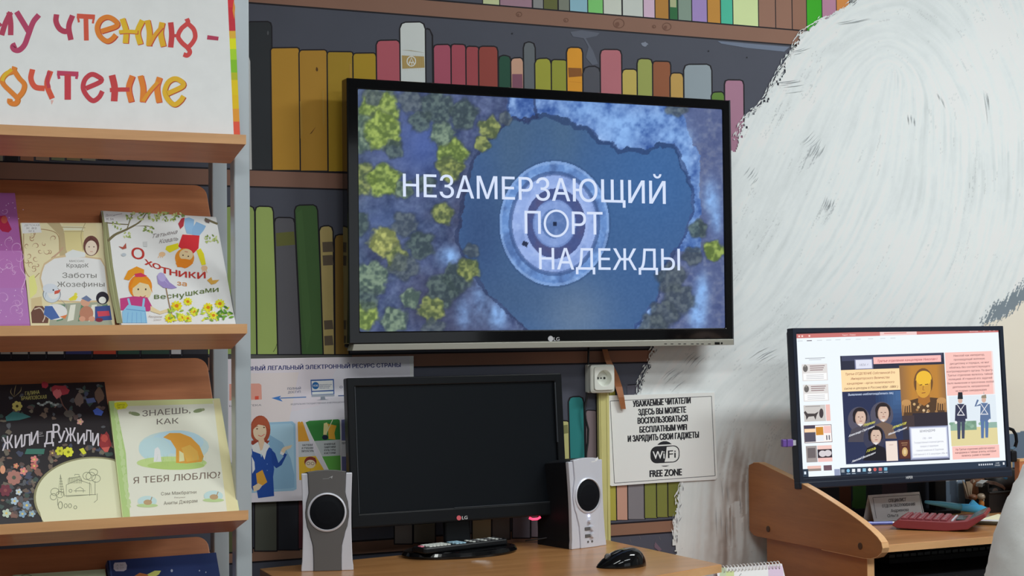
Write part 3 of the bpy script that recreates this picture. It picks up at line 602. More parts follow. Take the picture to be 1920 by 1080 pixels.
U = np.array((math.cos(.03), math.sin(.03), 0)); Vv = np.array((-math.sin(.03), math.cos(.03), 0))
bs.lathe([(1.0, 0), (1.02, .35), (.98, .9), (.90, 1.0)], (0,0,0), 96)
bs.V = [tuple(np.array((bc[0], bc[1]-.022, .785))+U*v[0]*.126+Vv*v[1]*.076+np.array((0,0,v[2]*.014))) for v in bs.V]; bs.build('stand_base', m_gloss, mo, smooth=False, bevel=.001)
def pln(T, y=0.0):
    o = np.array(T((0, y, 0)), float); n = np.array(T((0, y-1, 0)), float)-o; return (lambda px, py: onP(px, py, o, n)), n
P_, n_ = pln(T, -.0085); p = Print(P_, n_, .8, 2e-5, 1e-4); p.ell(860.5, 971, 4.3, 4.6, (206,96,104)); p.text('LG', 866.5, 974, 876.5, 973.2, 6.5, (198,198,200), .03); p.build('logo', m_paper, mo)
p = Print(P_, n_, .8, 2e-5, 1e-4); p.poly([(1039.5,947.5),(1048,946.5),(1049,956),(1040.5,957.5)], (92,98,100)); p.line([(1042,950),(1046,954)], 1, (50,54,56)); p.line([(1043,954),(1046,949)], 1, (50,54,56)); p.build('energy_label', m_paper, mo)
m_red = plain('red_led', (0.5, 0, 0.02), .3, emit=(1, .05, .12), es=2.2)
a = onP(1003, 971.5, T((0,-.004,0)), n_)
MB().tube([a+np.array((-.013,0,.001)), a+np.array((-.006,0,-.002)), a+np.array((.006,0,-.002)), a+np.array((.013,0,.0015))], .0026, 8).build('power_light', m_red, mo, labl='glowing red power light')

# ------------------------------------------------------------ right monitor
SW = .585; SH = SW*9/16; T2 = frame((2.40, -.218, 1.0745), -.016, .058)
mr = thing('computer_monitor', (2.42, -.2, .785), 'lit monitor on the right desk showing a slide editor with portraits', 'monitor')
rim(MB(T2), (-SW/2-.010, SW/2+.010, -SH/2-.024, SH/2+.011), (-SW/2, SW/2, -SH/2, SH/2), -.004, .020).build('bezel', m_charcoal, mr, bevel=.0015)
MB(T2).box(-SW/2-.006, SW/2+.006, .014, .032, -SH/2-.02, SH/2+.007).box(-.2, .2, .03, .06, -.12, .1).build('back_cover', m_charcoal, mr, bevel=.006)
MB(T2).box(-SW/2-.011, SW/2+.011, -.006, .018, -SH/2-.0245, -SH/2-.008).build('chin', m_charcoal, mr, bevel=.003)
MB().box(2.615, 2.650, -.062, -.034, .785, 1.09).build('stand_pole', m_blackmat, mr, bevel=.004); MB(T2).box(-.03, .25, .06, .085, -.02, .04).build('stand_arm', m_blackmat, mr, bevel=.004)
MB().box(2.59, 2.675, -.085, -.022, .785, .795).build('stand_clamp', m_blackmat, mr, bevel=.002)
P2, n2_ = pln(T2, 0.0)
s = Print(P2, n2_, 1.0, 1.5e-5, 0.0); WH = (240,248,254)
s.poly([(1480,618),(1880,606),(1896,890),(1495,906)], WH)
m_scr2 = printmat('lit_screen_bright', .3, emit=1.02)
MODE = 'ui'
def Sx(u_, v_):   # fractions of the screen -> pixel
    if MODE == 'slide': u_ = .2185+(u_-.185)*1.4086 if u_ < .548 else .7307+(u_-.550)*1.229
    if MODE == 'thumb': u_ = .026+(u_-.028)*1.22
    A, B, C_, D_ = (1489,626.5), (1871.6,615), (1886.3,877), (1503.8,894.5)
    return ((A[0]*(1-u_)+B[0]*u_)*(1-v_)+(D_[0]*(1-u_)+C_[0]*u_)*v_, (A[1]*(1-u_)+B[1]*u_)*(1-v_)+(D_[1]*(1-u_)+C_[1]*u_)*v_)
def q(u0, v0, u1, v1, c): s.poly([Sx(u0,v0), Sx(u1,v0), Sx(u1,v1), Sx(u0,v1)], c)
s.V = []; s.F = []; s.C = []; s.k = 0
q(0,0,1,1,WH); q(0,0,1,.030,(204,120,116)); q(.42,.002,.60,.030,(242,208,206)); q(.44,.010,.55,.018,(224,150,146))
for uu in (.02,.035,.07): q(uu,.010,uu+.008,.022,(250,214,206))
s.text('Текст - PowerPoint'[:5]+' - Показ', *Sx(.235,.022), *Sx(.30,.022), 2.6, (252,224,220), .02)
s.text('Вход', *Sx(.86,.021), *Sx(.90,.021), 2.4, (252,214,214), .02)
for uu in (.925,.955,.975): q(uu,.009,uu+.008,.02,(250,206,206))
for i, uu in enumerate((.015,.06,.11,.155,.20,.25,.30,.36,.42,.47)): q(uu,.046,uu+.025,.052,(214,220,224) if i != 1 else (120,110,120))
q(0,.205,.14,.206,(226,232,238))
# thumbnails
MODE = 'thumb'
def th(u0,v0,u1,v1,c): q(u0,v0,u1,v1,c)
q(.045,.170,.125,.174,(150,150,156)); q(.06,.182,.11,.185,(170,170,176))
for v0 in (.213,.356):
    th(.030,v0,.132,v0+.118,(226,222,220)); q(.034,v0+.065,.128,v0+.112,(250,250,250)); a_, b_2 = Sx(.044,v0+.03); s.ell(a_, b_2, 4.6, 6.5, (110,106,104)); s.ell(a_-.5, b_2-5, 2, 2.6, (150,146,140))
    for k in range(3): q(.062,v0+.012+k*.014,.122-.004*k,v0+.017+k*.014,(130,96,100))
    for k in range(3): q(.046,v0+.076+k*.012,.116,v0+.079+k*.012,(178,178,184))
th(.028,.50,.115,.615,(206,202,198)); th(.117,.50,.134,.615,(242,196,188)); q(.035,.507,.095,.512,(150,146,146))
hx_, hy_ = Sx(.055,.57); s.poly([(hx_-13,hy_-5),(hx_-10,hy_-8),(hx_-6,hy_-3),(hx_+8,hy_-3),(hx_+15,hy_-7),(hx_+11,hy_+1),(hx_+9,hy_+9),(hx_+6,hy_+2),(hx_-4,hy_+3),(hx_-8,hy_+9),(hx_-9,hy_+2)], (74,68,68)); hx_, hy_ = Sx(.098,.56); s.ell(hx_, hy_, 4, 9, (70,62,66))
th(.024,.640,.136,.765,(120,96,100)); th(.0265,.644,.134,.761,(250,244,242)); q(.0265,.644,.07,.665,(70,66,84)); q(.0265,.665,.07,.690,(250,214,176)); q(.072,.655,.102,.712,(206,140,50)); q(.0265,.690,.07,.757,(84,80,96)); q(.104,.650,.132,.700,(246,200,194)); q(.112,.715,.117,.748,(110,110,120)); q(.122,.715,.127,.748,(110,110,120)); q(.072,.716,.102,.755,(236,240,246))
th(.028,.785,.072,.90,(160,152,150)); q(.034,.80,.066,.87,(110,102,104)); q(.074,.785,.132,.812,(244,204,196)); q(.074,.812,.132,.872,(54,46,54)); q(.074,.872,.132,.90,(244,198,192)); ax_, ay_ = Sx(.094,.843); s.ell(ax_, ay_, 7, 6, (216,210,214)); s.ell(ax_+10, ay_-1, 7, 6, (216,210,214))
th(.030,.925,.085,.962,(238,196,184)); q(.030,.945,.085,.962,(150,138,132)); q(.095,.925,.128,.962,(112,86,96))
# slide
MODE = 'slide'
q(.185,.163,.546,.925,(48,50,68)); q(.19,.163,.54,.20,(66,70,96))
q(.185,.263,.388,.415,(254,222,172)); q(.30,.180,.535,.228,(250,192,188))
q(.234,.190,.298,.262,(120,124,156)); q(.238,.195,.294,.257,(226,228,244)); s.text('1826 г.', *Sx(.249,.238), *Sx(.283,.238), 4.6, (160,160,176), 0, .3)
s.text('Третье отделении канцелярии Николая I', *Sx(.314,.216), *Sx(.522,.214), 4.6, (168,60,66), .012, .25)
for k, (t_, a, b) in enumerate((('Третье ОТДЕЛЕНИЕ Собственной Его',.200,.372),('Императорского Величества',.218,.352),('канцелярии – орган политического',.203,.368),('сыска и цензуры в России(1826г -1880г.)',.193,.380))):
    s.text(t_, *Sx(a,.300+k*.0335), *Sx(b,.2985+k*.0335), 4.4, (138,66,50) if k < 3 else (96,46,40), .012, .2)
q(.388,.245,.545,.66,(180,128,58)); q(.388,.245,.44,.60,(160,116,66))
for i in range(10): t_ = i/10; q(.388+.0045*i, .25, .545-.003*i, .60-.01*i, (150+int(46*t_), 110+int(26*t_), 70-int(14*t_)))
# large generic bust portrait, in uniform
fx_, fy_ = Sx(.468,.40); s.poly([(fx_-38,fy_+62),(fx_-33,fy_+28),(fx_-12,fy_+22),(fx_+14,fy_+20),(fx_+36,fy_+22),(fx_+42,fy_+58)], (84,62,44))
s.poly([(fx_-10,fy_+30),(fx_-9,fy_+12),(fx_+11,fy_+10),(fx_+13,fy_+28),(fx_+2,fy_+36)], (168,110,52)); s.ell(fx_, fy_-8, 18, 27, (120,84,52)); s.ell(fx_, fy_-4, 15.5, 25, (214,158,62)); s.ell(fx_+1, fy_-16, 14.5, 14, (240,190,60))
s.line([(fx_-7,fy_-3),(fx_-2,fy_-4)],1.6,(112,76,40)); s.line([(fx_+3,fy_-4),(fx_+9,fy_-5)],1.6,(112,76,40)); s.line([(fx_,fy_-2),(fx_-1,fy_+6),(fx_+2,fy_+6)],1.2,(156,104,48)); s.line([(fx_-3,fy_+12),(fx_+4,fy_+11)],1.5,(150,90,50)); s.poly([(fx_-17,fy_-10),(fx_-15,fy_+6),(fx_-13,fy_+6),(fx_-13,fy_-12)],(110,78,46)); s.poly([(fx_+14,fy_-14),(fx_+18,fy_-10),(fx_+16,fy_+6),(fx_+14,fy_+4)],(110,78,46))
for dx_, dy_ in ((-32,30),(34,26)):
    s.ell(fx_+dx_, fy_+dy_, 9, 6, (196,148,92))
    for k in range(5): s.line([(fx_+dx_-8+k*4, fy_+dy_+2),(fx_+dx_-9+k*4.4, fy_+dy_+18)], 1.8, (190,142,88))
for k in range(12): s.ell(fx_-20+rt.uniform(0,46), fy_+32+rt.uniform(0,22), 2.6, 2.6, rt.choice([(206,170,118),(220,190,150),(160,120,76)]))
q(.425,.585,.546,.70,(52,46,54)); q(.385,.60,.43,.70,(70,58,60))
q(.185,.415,.388,.925,(44,52,84))
for i in range(8): t_ = i/8; q(.30+.01*i,.42,.388,.70-.03*i,(44+int(30*t_),60+int(50*t_),96+int(60*t_)))
s.text('Выявление «неблагонадёжных» лиц', *Sx(.205,.445), *Sx(.362,.443), 4.4, (206,220,244), .02, .2)
for (cu, cv, sc_, cl, hair) in ((.242,.60,1.15,(78,74,84),(40,34,38)),(.322,.575,1.2,(120,98,84),(46,38,40)),(.292,.735,1.15,(30,28,36),(34,28,30))):
    a_, b_2 = Sx(cu, cv); s.ell(a_-2, b_2+4, 18*sc_, 21*sc_, (86,84,100) if cv < .7 else (60,62,84)); s.poly([(a_-20*sc_,b_2+40*sc_),(a_-14*sc_,b_2+20*sc_),(a_,b_2+13*sc_),(a_+15*sc_,b_2+19*sc_),(a_+22*sc_,b_2+40*sc_)], cl)
    s.ell(a_, b_2-5, 12*sc_, 12*sc_, hair); s.ell(a_-8*sc_, b_2+2, 3.4*sc_, 7*sc_, hair); s.ell(a_+9*sc_, b_2+1, 3*sc_, 6*sc_, hair); s.ell(a_+1, b_2+1, 8.8*sc_, 13*sc_, (198,166,148)); s.ell(a_+1.6, b_2, 7.6*sc_, 11.5*sc_, (216,188,170)); s.ell(a_+1, b_2-10*sc_, 8.5*sc_, 4*sc_, hair, 180, 360); s.line([(a_-4,b_2-1),(a_-1,b_2-1)],1.2,(90,60,52)); s.line([(a_+3,b_2-1),(a_+6,b_2-1)],1.2,(90,60,52)); s.line([(a_+1,b_2),(a_+1,b_2+4)],.9,(170,130,112)); s.line([(a_-1,b_2+7),(a_+4,b_2+7)],1.2,(160,90,86)); s.poly([(a_-5,b_2+12),(a_+6,b_2+12),(a_+1,b_2+17)],(226,222,224))
YL = (238,232,92)
def st(t_, a, b, h_, c): (x0, y0), (x1, y1) = Sx(*a), Sx(*b); s.text(t_, x0, y0, x1, y1, h_, c, .022, .2, lean=-.25)
st('ПУШКИН',(.252,.665),(.292,.645),4.6,YL); st('Александр Сергеевич',(.198,.735),(.290,.672),4.4,(236,238,246)); st('ЛЕРМОНТОВ',(.352,.690),(.400,.660),4.6,YL); st('Михаил Юрьевич',(.336,.735),(.402,.690),4.4,(236,238,246)); st('ГОГОЛЬ',(.258,.848),(.290,.828),4.6,YL); st('Николай Васильевич',(.205,.915),(.288,.858),4.4,(236,238,246))
q(.326,.775,.366,.915,(240,224,212)); q(.338,.80,.352,.803,(190,150,140)); q(.370,.770,.412,.905,(74,42,38)); q(.374,.776,.408,.898,(92,52,44)); a_, b_2 = Sx(.391,.855); s.ell(a_, b_2, 5.4, 8.6, (206,170,112)); s.ell(a_, b_2, 2.6, 5, (226,200,150)); q(.380,.79,.402,.794,(190,150,110)); q(.382,.805,.400,.808,(190,150,110))
q(.410,.680,.546,.915,(140,146,176)); q(.414,.688,.542,.905,(206,212,232)); q(.418,.695,.538,.897,(246,249,254))
s.text('БЕНКЕНДОРФ', *Sx(.447,.722), *Sx(.500,.719), 4.2, (90,90,104), .01)
for k, (t_, a, b) in enumerate((('1782 – 1844',.455,.487),('Государственный и военный деятель,',.425,.528),('генерал от кавалерии',.445,.508),('главный начальник III Отделения',.430,.526),('Собственной Е. И. В. канцелярии (1826–44)',.420,.540))):
    s.text(t_, *Sx(a,.772+k*.028), *Sx(b,.770+k*.028), 3.4, (150,152,164), 0)
q(.550,.163,.735,.470,(250,200,192)); q(.735,.163,.741,.47,(246,226,224))
for k, t_ in enumerate(('Николай как император,','проповедующий железную','дисциплину и порядок, не мог','обойтись без соответствующего','контролирующего органа. По факту,','Третье отделение являлось тайной','полицией. И главной его задачей','было выявление и пресечение любой','деятельности, направленной','на подрыв самодержавия')):
    hw = .0028*len(t_); s.text(t_, *Sx(.646-hw,.195+k*.0278), *Sx(.646+hw,.193+k*.0278), 3.9, (120,66,70), .012)
q(.556,.475,.742,.83,(226,236,244)); q(.556,.70,.742,.83,(226,214,160)); q(.556,.66,.60,.72,(150,180,160)); q(.60,.655,.66,.72,(126,160,136)); q(.69,.67,.742,.71,(150,182,168))
for i in range(16): a_, b_2 = Sx(.56+rt.random()*.175,.665+rt.random()*.03); s.blob(a_, b_2, 4, 3, rt.choice([(132,168,146),(150,182,160),(118,152,130)]))
for (cu, c1, c2) in ((.600,(58,60,84),(70,76,98)),(.694,(96,118,156),(92,120,166))):
    a_, b_2 = Sx(cu,.60); f_ = 1 if cu > .65 else -1
    s.poly([(a_-7,b_2-18),(a_+7,b_2-18),(a_+9,b_2+16),(a_-8,b_2+16)], c1); s.poly([(a_-7,b_2+14),(a_,b_2+14),(a_-1,b_2+48),(a_-6,b_2+48)], c2); s.poly([(a_+1,b_2+14),(a_+8,b_2+14),(a_+7,b_2+47),(a_+2,b_2+47)], c2)
    s.ell(a_-1, b_2-24, 4.2, 5.2, (214,178,160)); s.poly([(a_-6,b_2-27),(a_-5,b_2-40 if f_ < 0 else b_2-32),(a_+3,b_2-40 if f_ < 0 else b_2-34),(a_+4,b_2-27)], (40,42,48) if f_ < 0 else (150,140,120))
    s.line([(a_-7,b_2-17),(a_+6,b_2+2)],1.4,(226,226,230)); s.line([(a_+7,b_2-17),(a_-6,b_2+2)],1.4,(226,226,230)); s.line([(a_-8,b_2+3),(a_+8,b_2+3)],1.6,(230,230,234))
    if f_ < 0: s.line([(a_-8,b_2-16),(a_-9,b_2+14)],4,c1); s.line([(a_+8,b_2-16),(a_+10,b_2+10)],4,c1); s.ell(a_-9,b_2+17,2.4,2.6,(240,240,240))
    else: s.line([(a_-7,b_2-15),(a_-17,b_2-12),(a_-12,b_2-24)],3.6,c1); s.line([(a_+8,b_2-16),(a_+10,b_2+12)],4,c1); s.ell(a_+9,b_2+16,2.4,2.6,(240,240,240)); s.line([(a_-1,b_2-34),(a_-1,b_2-39)],1.2,(180,180,180))
q(.558,.832,.745,.925,(250,198,190))
for k, (t_, a, b) in enumerate((('На Третье отделение работал корпус',.572,.728),('жандармов и тайные агенты, которые',.568,.732),('являлись ушами и глазами',.594,.706))): s.text(t_, *Sx(a,.862+k*.0225), *Sx(b,.860+k*.0225), 3.9, (108,58,64), .014)
# taskbar
MODE = 'ui'
q(0,.945,.031,1.0,(46,60,76)); q(.187,.948,1,1.0,(42,56,74)); q(.158,.955,.186,1.0,(150,160,190))
q(.010,.962,.020,.982,(220,232,244))
for i, c in enumerate([(150,160,170),(130,190,226),(230,236,240),(226,230,240),(140,190,216),(246,240,236),(206,96,92),(184,104,110),(120,180,210)]):
    uu = .200+i*.0262; a_, b_2 = Sx(uu,.970)
    if i in (1,5,6): s.ell(a_, b_2, 3, 3.2, c)
    else: s.rect(a_-3, b_2-3, a_+3, b_2+3, c)
    if i in (1,2,5,7,8): q(uu-.009,.990,uu+.009,.994,(190,206,220))
for i in range(7): q(.865+i*.0105,.964,.865+i*.0105+.006,.976,(206,212,222))
s.text('14:08', *Sx(.949,.968), *Sx(.966,.968), 2.6, (220,226,232)); s.text('27.05.2021', *Sx(.944,.984), *Sx(.970,.984), 2.6, (220,226,232)); q(.984,.960,.992,.978,(226,230,236))
s.build('screen', m_scr2, mr)
P3, n3_ = pln(T2, -.0065); p = Print(P3, n3_, .8, 2e-5, 1e-4); p.text('HIPER', 1699, 898, 1711.5, 897.2, 5.4, (208,212,218), .02); p.build('logo', m_paper, mr)
# usb stick in the side of the right monitor
a = np.array(T2((-SW/2-.011, .006, -.083)))
us = thing('usb_stick', a, 'purple usb stick plugged into the left edge of the lit monitor', 'usb stick')
m_purple = plain('purple_plastic', lin((104,74,152), .75), .35)
TU = frame(a, -.016, 0)
MB(TU).box(-.036, -.008, -.005, .005, -.0095, .0075).build('body', m_purple, us, bevel=.002); MB(TU).box(-.026, -.024, -.0056, .0056, -.0099, .0079).build('cap_joint', plain('dark_purple', lin((64,44,100), .75), .4), us)
MB(TU).box(-.008, .0, -.004, .004, -.007, .005).build('plug', m_silver, us)
# ------------------------------------------------------------ display rack
RX0, RX1 = -0.22, 0.7385
rack = thing('display_rack', (0.27, -.38, 0), 'grey metal rack with slanted brown wooden display shelves', 'rack')
for (x, y) in ((.755, -.436), (.755, -.276), (-.235, -.436), (-.235, -.276)):
    MB().box(x-.0145, x+.0145, y-.0145, y+.0145, 0, 2.12).build('post', m_grey, rack, bevel=.002)
for x in (.755, -.235):
    for z in (.05, 1.0, 2.08): MB().box(x-.009, x+.009, -.422, -.290, z-.012, z+.012).build('cross_rail', m_grey, rack)
ZL = [1.598, 1.267, .943, .610, .27]
YF0, YB0 = -.517, -.462       # lip front, backboard foot
tilt = math.atan2(.150, .262); BH = .318
bn = np.array((0, -math.cos(tilt), math.sin(tilt))); bv = np.array((0, math.sin(tilt), math.cos(tilt)))
for i, z in enumerate(ZL):
    g_ = MB(); sec = [(YF0, z), (YF0+.001, z-.0165), (YB0+.012, z-.044), (YB0+.012, z-.024)]
    x1 = RX1
    g_.prism(sec, lambda y, zz: (RX0, y, zz), lambda y, zz: (x1+(.006 if zz > z-.03 and y < YF0+.01 else -.004), y, zz)); sh = g_.build('shelf_ledge', m_shelf, rack, bevel=.001)
    MB().box(RX0, RX1+.006, YF0-.0012, YF0, z-.0165, z+.0003).build('edge_band', m_shelfedge, sh)
    # backboard with rounded upper corners, in its own slanted plane
    o_ = np.array((0, YB0+.012, z-.030)); r = .022; hh = BH+.02
    out = [(RX0, 0), (RX1-.004, 0)]+[(RX1-.008-r+r*math.cos(math.radians(a)), hh-r+r*math.sin(math.radians(a))) for a in range(0, 91, 15)]+[(RX0+r-r*math.sin(math.radians(a)), hh-r+r*math.cos(math.radians(a))) for a in range(0, 91, 15)]
    MB().prism(out, lambda x, v: o_+np.array((x,0,0))+bv*v, lambda x, v: o_+np.array((x,0,0))+bv*v-bn*.014).build('backboard', m_shelf, rack, bevel=.0015)
# ------------------------------------------------------------ books on the rack
m_spine = {}
def bookobj(name, corners, shelf, thick, cover, label, group, draw, spinecol=None, gain=.70, lift=0.0, mat=None):
    """corners: photo pixels TL, TR, BR, BL of the front cover; the book leans on the slanted board"""
    z = ZL[shelf]; o_ = np.array((0, YB0+.012, z-.030))+bn*(lift+thick)   # front cover plane
    P = lambda px, py: onP(px, py, o_, bn)
    TL, TR, BR, BL = [P(*c) for c in corners]
    ext = []       # extend cover downwards behind the ledge lip until it rests on the ledge
    for t, b in ((TL, BL), (TR, BR)):
        d_ = (b-t)/np.linalg.norm(b-t); ext.append(b+d_*0.009)
    BLe, BRe = ext; C_ = (TL+BR)/2
    t = thing(name, (C_[0], BLe[1], BLe[2]), label, 'book', group)
    th = .0016
    cm = plain('book_cover', lin(hx(cover), gain), .4, noise=.03); sp = plain('book_spine', lin(hx(spinecol or cover), gain), .45, noise=.05)
    def slabq(qs, d0, d1, ins=0.0):
        c = sum(qs)/4; qs = [q_+(c-q_)/np.linalg.norm(c-q_)*ins for q_ in qs]
        V = [q_-bn*d0 for q_ in qs]+[q_-bn*d1 for q_ in qs]
        return V, [(3,2,1,0), (4,5,6,7), (0,1,5,4), (1,2,6,5), (2,3,7,6), (3,0,4,7)]
    Q = [TL, TR, BRe, BLe]
    mk('front_cover', *slabq(Q, 0, th), cm, t); mk('back_cover', *slabq(Q, thick-th, thick), cm, t); mk('page_block', *slabq(Q, th, thick-th, .004), m_page, t)
    e = (TR-TL)/np.linalg.norm(TR-TL)*.003
    mk('spine', *slabq([TL, TL+e, BLe+e, BLe], 0, thick), sp, t)
    pr = Print(P, bn, gain, 1.0e-5, 8e-5); draw(pr); pr.build('cover_print', mat or m_cover, t)
    return t
def swirl(p, x, y, r, c, w_=1.4, s_=1, a0=0):
    p.curve([(x+r*(1-k*.11)*math.cos(a0+s_*k*.75), y+r*(1-k*.11)*math.sin(a0+s_*k*.75)) for k in range(8)], w_, c, True, 4)
def pinkbook(p):
    p.poly([(-30,362),(28,362),(56,607),(-30,609)], 'B168AE'); p.poly([(-30,470),(41,470),(56,607),(-30,609)], 'C07CC0'); p.poly([(-30,540),(49,540),(56,607),(-30,609)], 'BE82C6')
    p.poly([(0,405),(10,404),(22,430),(16,436),(4,434),(-4,425)], 'B02A4E'); p.ell(8,412,6,7,'C65A50')
    r = random.Random(2)
    for k in range(16): swirl(p, r.uniform(0,40), r.uniform(390,600), r.uniform(5,14), 'E2B8E2', 1.1, r.choice((-1,1)), r.uniform(0,6))
    for k in range(24): x = r.uniform(0, 46); p.ell(x, r.uniform(380,600), 1, 1, 'EBD0EE', n=6)
    p.curve([(42,470),(38,500),(48,520),(40,545),(46,560)], 1.8, 'E6BCE4', True)
bookobj('picture_book', [(-40,361),(28,362),(56,607),(-40,610)], 1, .012, 'B46CB4', 'pink picture book with pale swirls, cut by the left edge of the photo', 'books on the upper display shelf', pinkbook, gain=.9)
def josephine(p):
    p.poly([(38,418),(197,418),(216,614),(58,616)], 'D8CBA6'); p.poly([(118,418),(180,418),(186,480),(122,480)], 'D4C8A0')
    p.poly([(88,418),(112,418),(124,440),(126,485),(112,486),(110,440)], 'B4A480'); p.poly([(118,424),(158,425),(156,436),(120,436)], 'E0D8BE')
    p.poly([(120,432),(156,432),(158,470),(124,470)], 'CFC38E'); p.line([(116,426),(160,427)], 1.6, 'AFA078'); p.line([(119,434),(157,434)], 1.2, 'AFA078'); p.curve([(160,418),(152,440),(156,470)], 1.5, 'B0A078')
    p.curve([(44,424),(46,500),(60,522),(74,512)], 1.6, 'A88E68'); p.curve([(46,432),(80,430),(108,440),(112,474)], 1.6, 'A88E68')
    r = random.Random(8)
    for k in range(20): swirl(p, r.uniform(50,106), r.uniform(438,505), r.uniform(4,9), 'A8876A', 1.8, r.choice((-1,1)), r.uniform(0,6))
    p.poly([(40,418),(74,418),(78,436),(42,438)], 'DCD6D8')
    for k, t_ in enumerate(('ДЕТСКАЯ','К 82','М 3')): p.text(t_, 46+k*4, 424+k*5.6, 74-k*5, 424+k*5.6, 3.4, '8A8488')
    p.poly([(54,520),(64,515),(70,540),(68,550),(56,560)], 'E0D486'); p.poly([(58,560),(78,556),(82,606),(60,606)], 'C8B68C')
    # scalloped white label
    p.poly([(76,510),(82,494),(100,482),(122,478),(160,480),(190,484),(198,500),(206,565),(150,568),(110,566),(86,562),(78,540),(74,522)], 'C6B08C'); p.poly([(79,511),(84,497),(102,485),(122,482),(160,483),(188,487),(196,500),(203,562),(150,565),(112,563),(88,558),(81,538),(77,522)], 'E6EAE4')
    p.ell(171,461,15,19,'6A4640'); p.ell(171,465,11,14,'E0C6B4'); p.poly([(160,458),(171,448),(184,458),(180,452),(170,444)], '5C3C38'); p.ell(167,463,1.2,1,'4A3030'); p.ell(176,463,1.2,1,'4A3030'); p.line([(169,472),(174,472)],1,'B87868')
    p.poly([(122,476),(136,468),(160,474),(160,482),(124,484)], 'D2D8DC'); p.curve([(100,482),(112,472),(118,464)], 3, 'B89880')
    p.text('МИССИС', 130, 491.5, 158, 491.5, 3.6, '6A6664'); p.text('КрэдоК', 125, 501.5, 166, 501.5, 7.4, '5A5654', .006); p.text('Заботы', 117, 521, 181, 521, 9.6, '6C6A66', .004); p.text('Жозефины', 107, 538, 196, 537.5, 9.6, '6C6A66', .004)
    # toys in front
    p.poly([(58,586),(66,574),(80,574),(92,590),(90,606),(60,606)], '6A4A40'); p.curve([(64,580),(76,578),(84,592),(80,604)], 2, 'C8B8A8'); p.poly([(96,570),(200,566),(212,614),(92,616)], '9CA08E')
    for k in range(5): p.poly([(112+k*20,572),(122+k*20,571),(118+k*20,600),(106+k*20,603)], ['5C8066','DAD6C8'][k % 2])
    p.ell(97,552,17,16,'7C8088'); p.ell(97,553,15.5,14.5,'C4CCD4'); p.ell(100,549,11,12,'E8EAE6'); p.curve([(84,560),(88,545),(94,536)],1.6,'98A0AC',True); p.curve([(112,560),(124,574),(122,592)],1.4,'8A8A8A',True); p.ell(94,541,14,9,'C6CCD6'); p.poly([(102,546),(114,543),(110,550),(102,552)], 'C25848'); p.ell(100,544,1.6,1.6,'303038'); p.ell(104,585,22,15,'E2E2DC'); p.poly([(84,574),(98,574),(112,596),(96,600),(82,590)], '4A66A0'); p.poly([(112,594),(126,590),(122,598)], 'D07848')
    p.poly([(128,561),(140,553),(146,556),(142,563),(132,564)], 'E2CA42'); p.ell(142,552,3,3,'E8D050')
    p.ell(160,567,9,8,'C89880'); p.poly([(152,560),(162,554),(172,562),(166,566)], '6A7898'); p.ell(162,588,13,14,'B07A64'); p.ell(154,598,6,5,'C8947C'); p.ell(172,598,6,5,'C8947C')
    p.ell(192,559,12,12,'2E2A34'); p.ell(192,563,7,6.5,'E6D6D0'); p.poly([(178,575),(206,573),(210,600),(178,602)], '3E4E86'); p.poly([(182,584),(204,583),(206,592),(184,594)], 'C04858'); p.ell(186,600,7,4,'7A3040')
bookobj('picture_book', [(38,418),(197,418),(214,604),(57,607)], 1, .012, 'D4C49C', 'beige picture book with girl and toys around a white label, upper shelf', 'books on the upper display shelf', josephine)
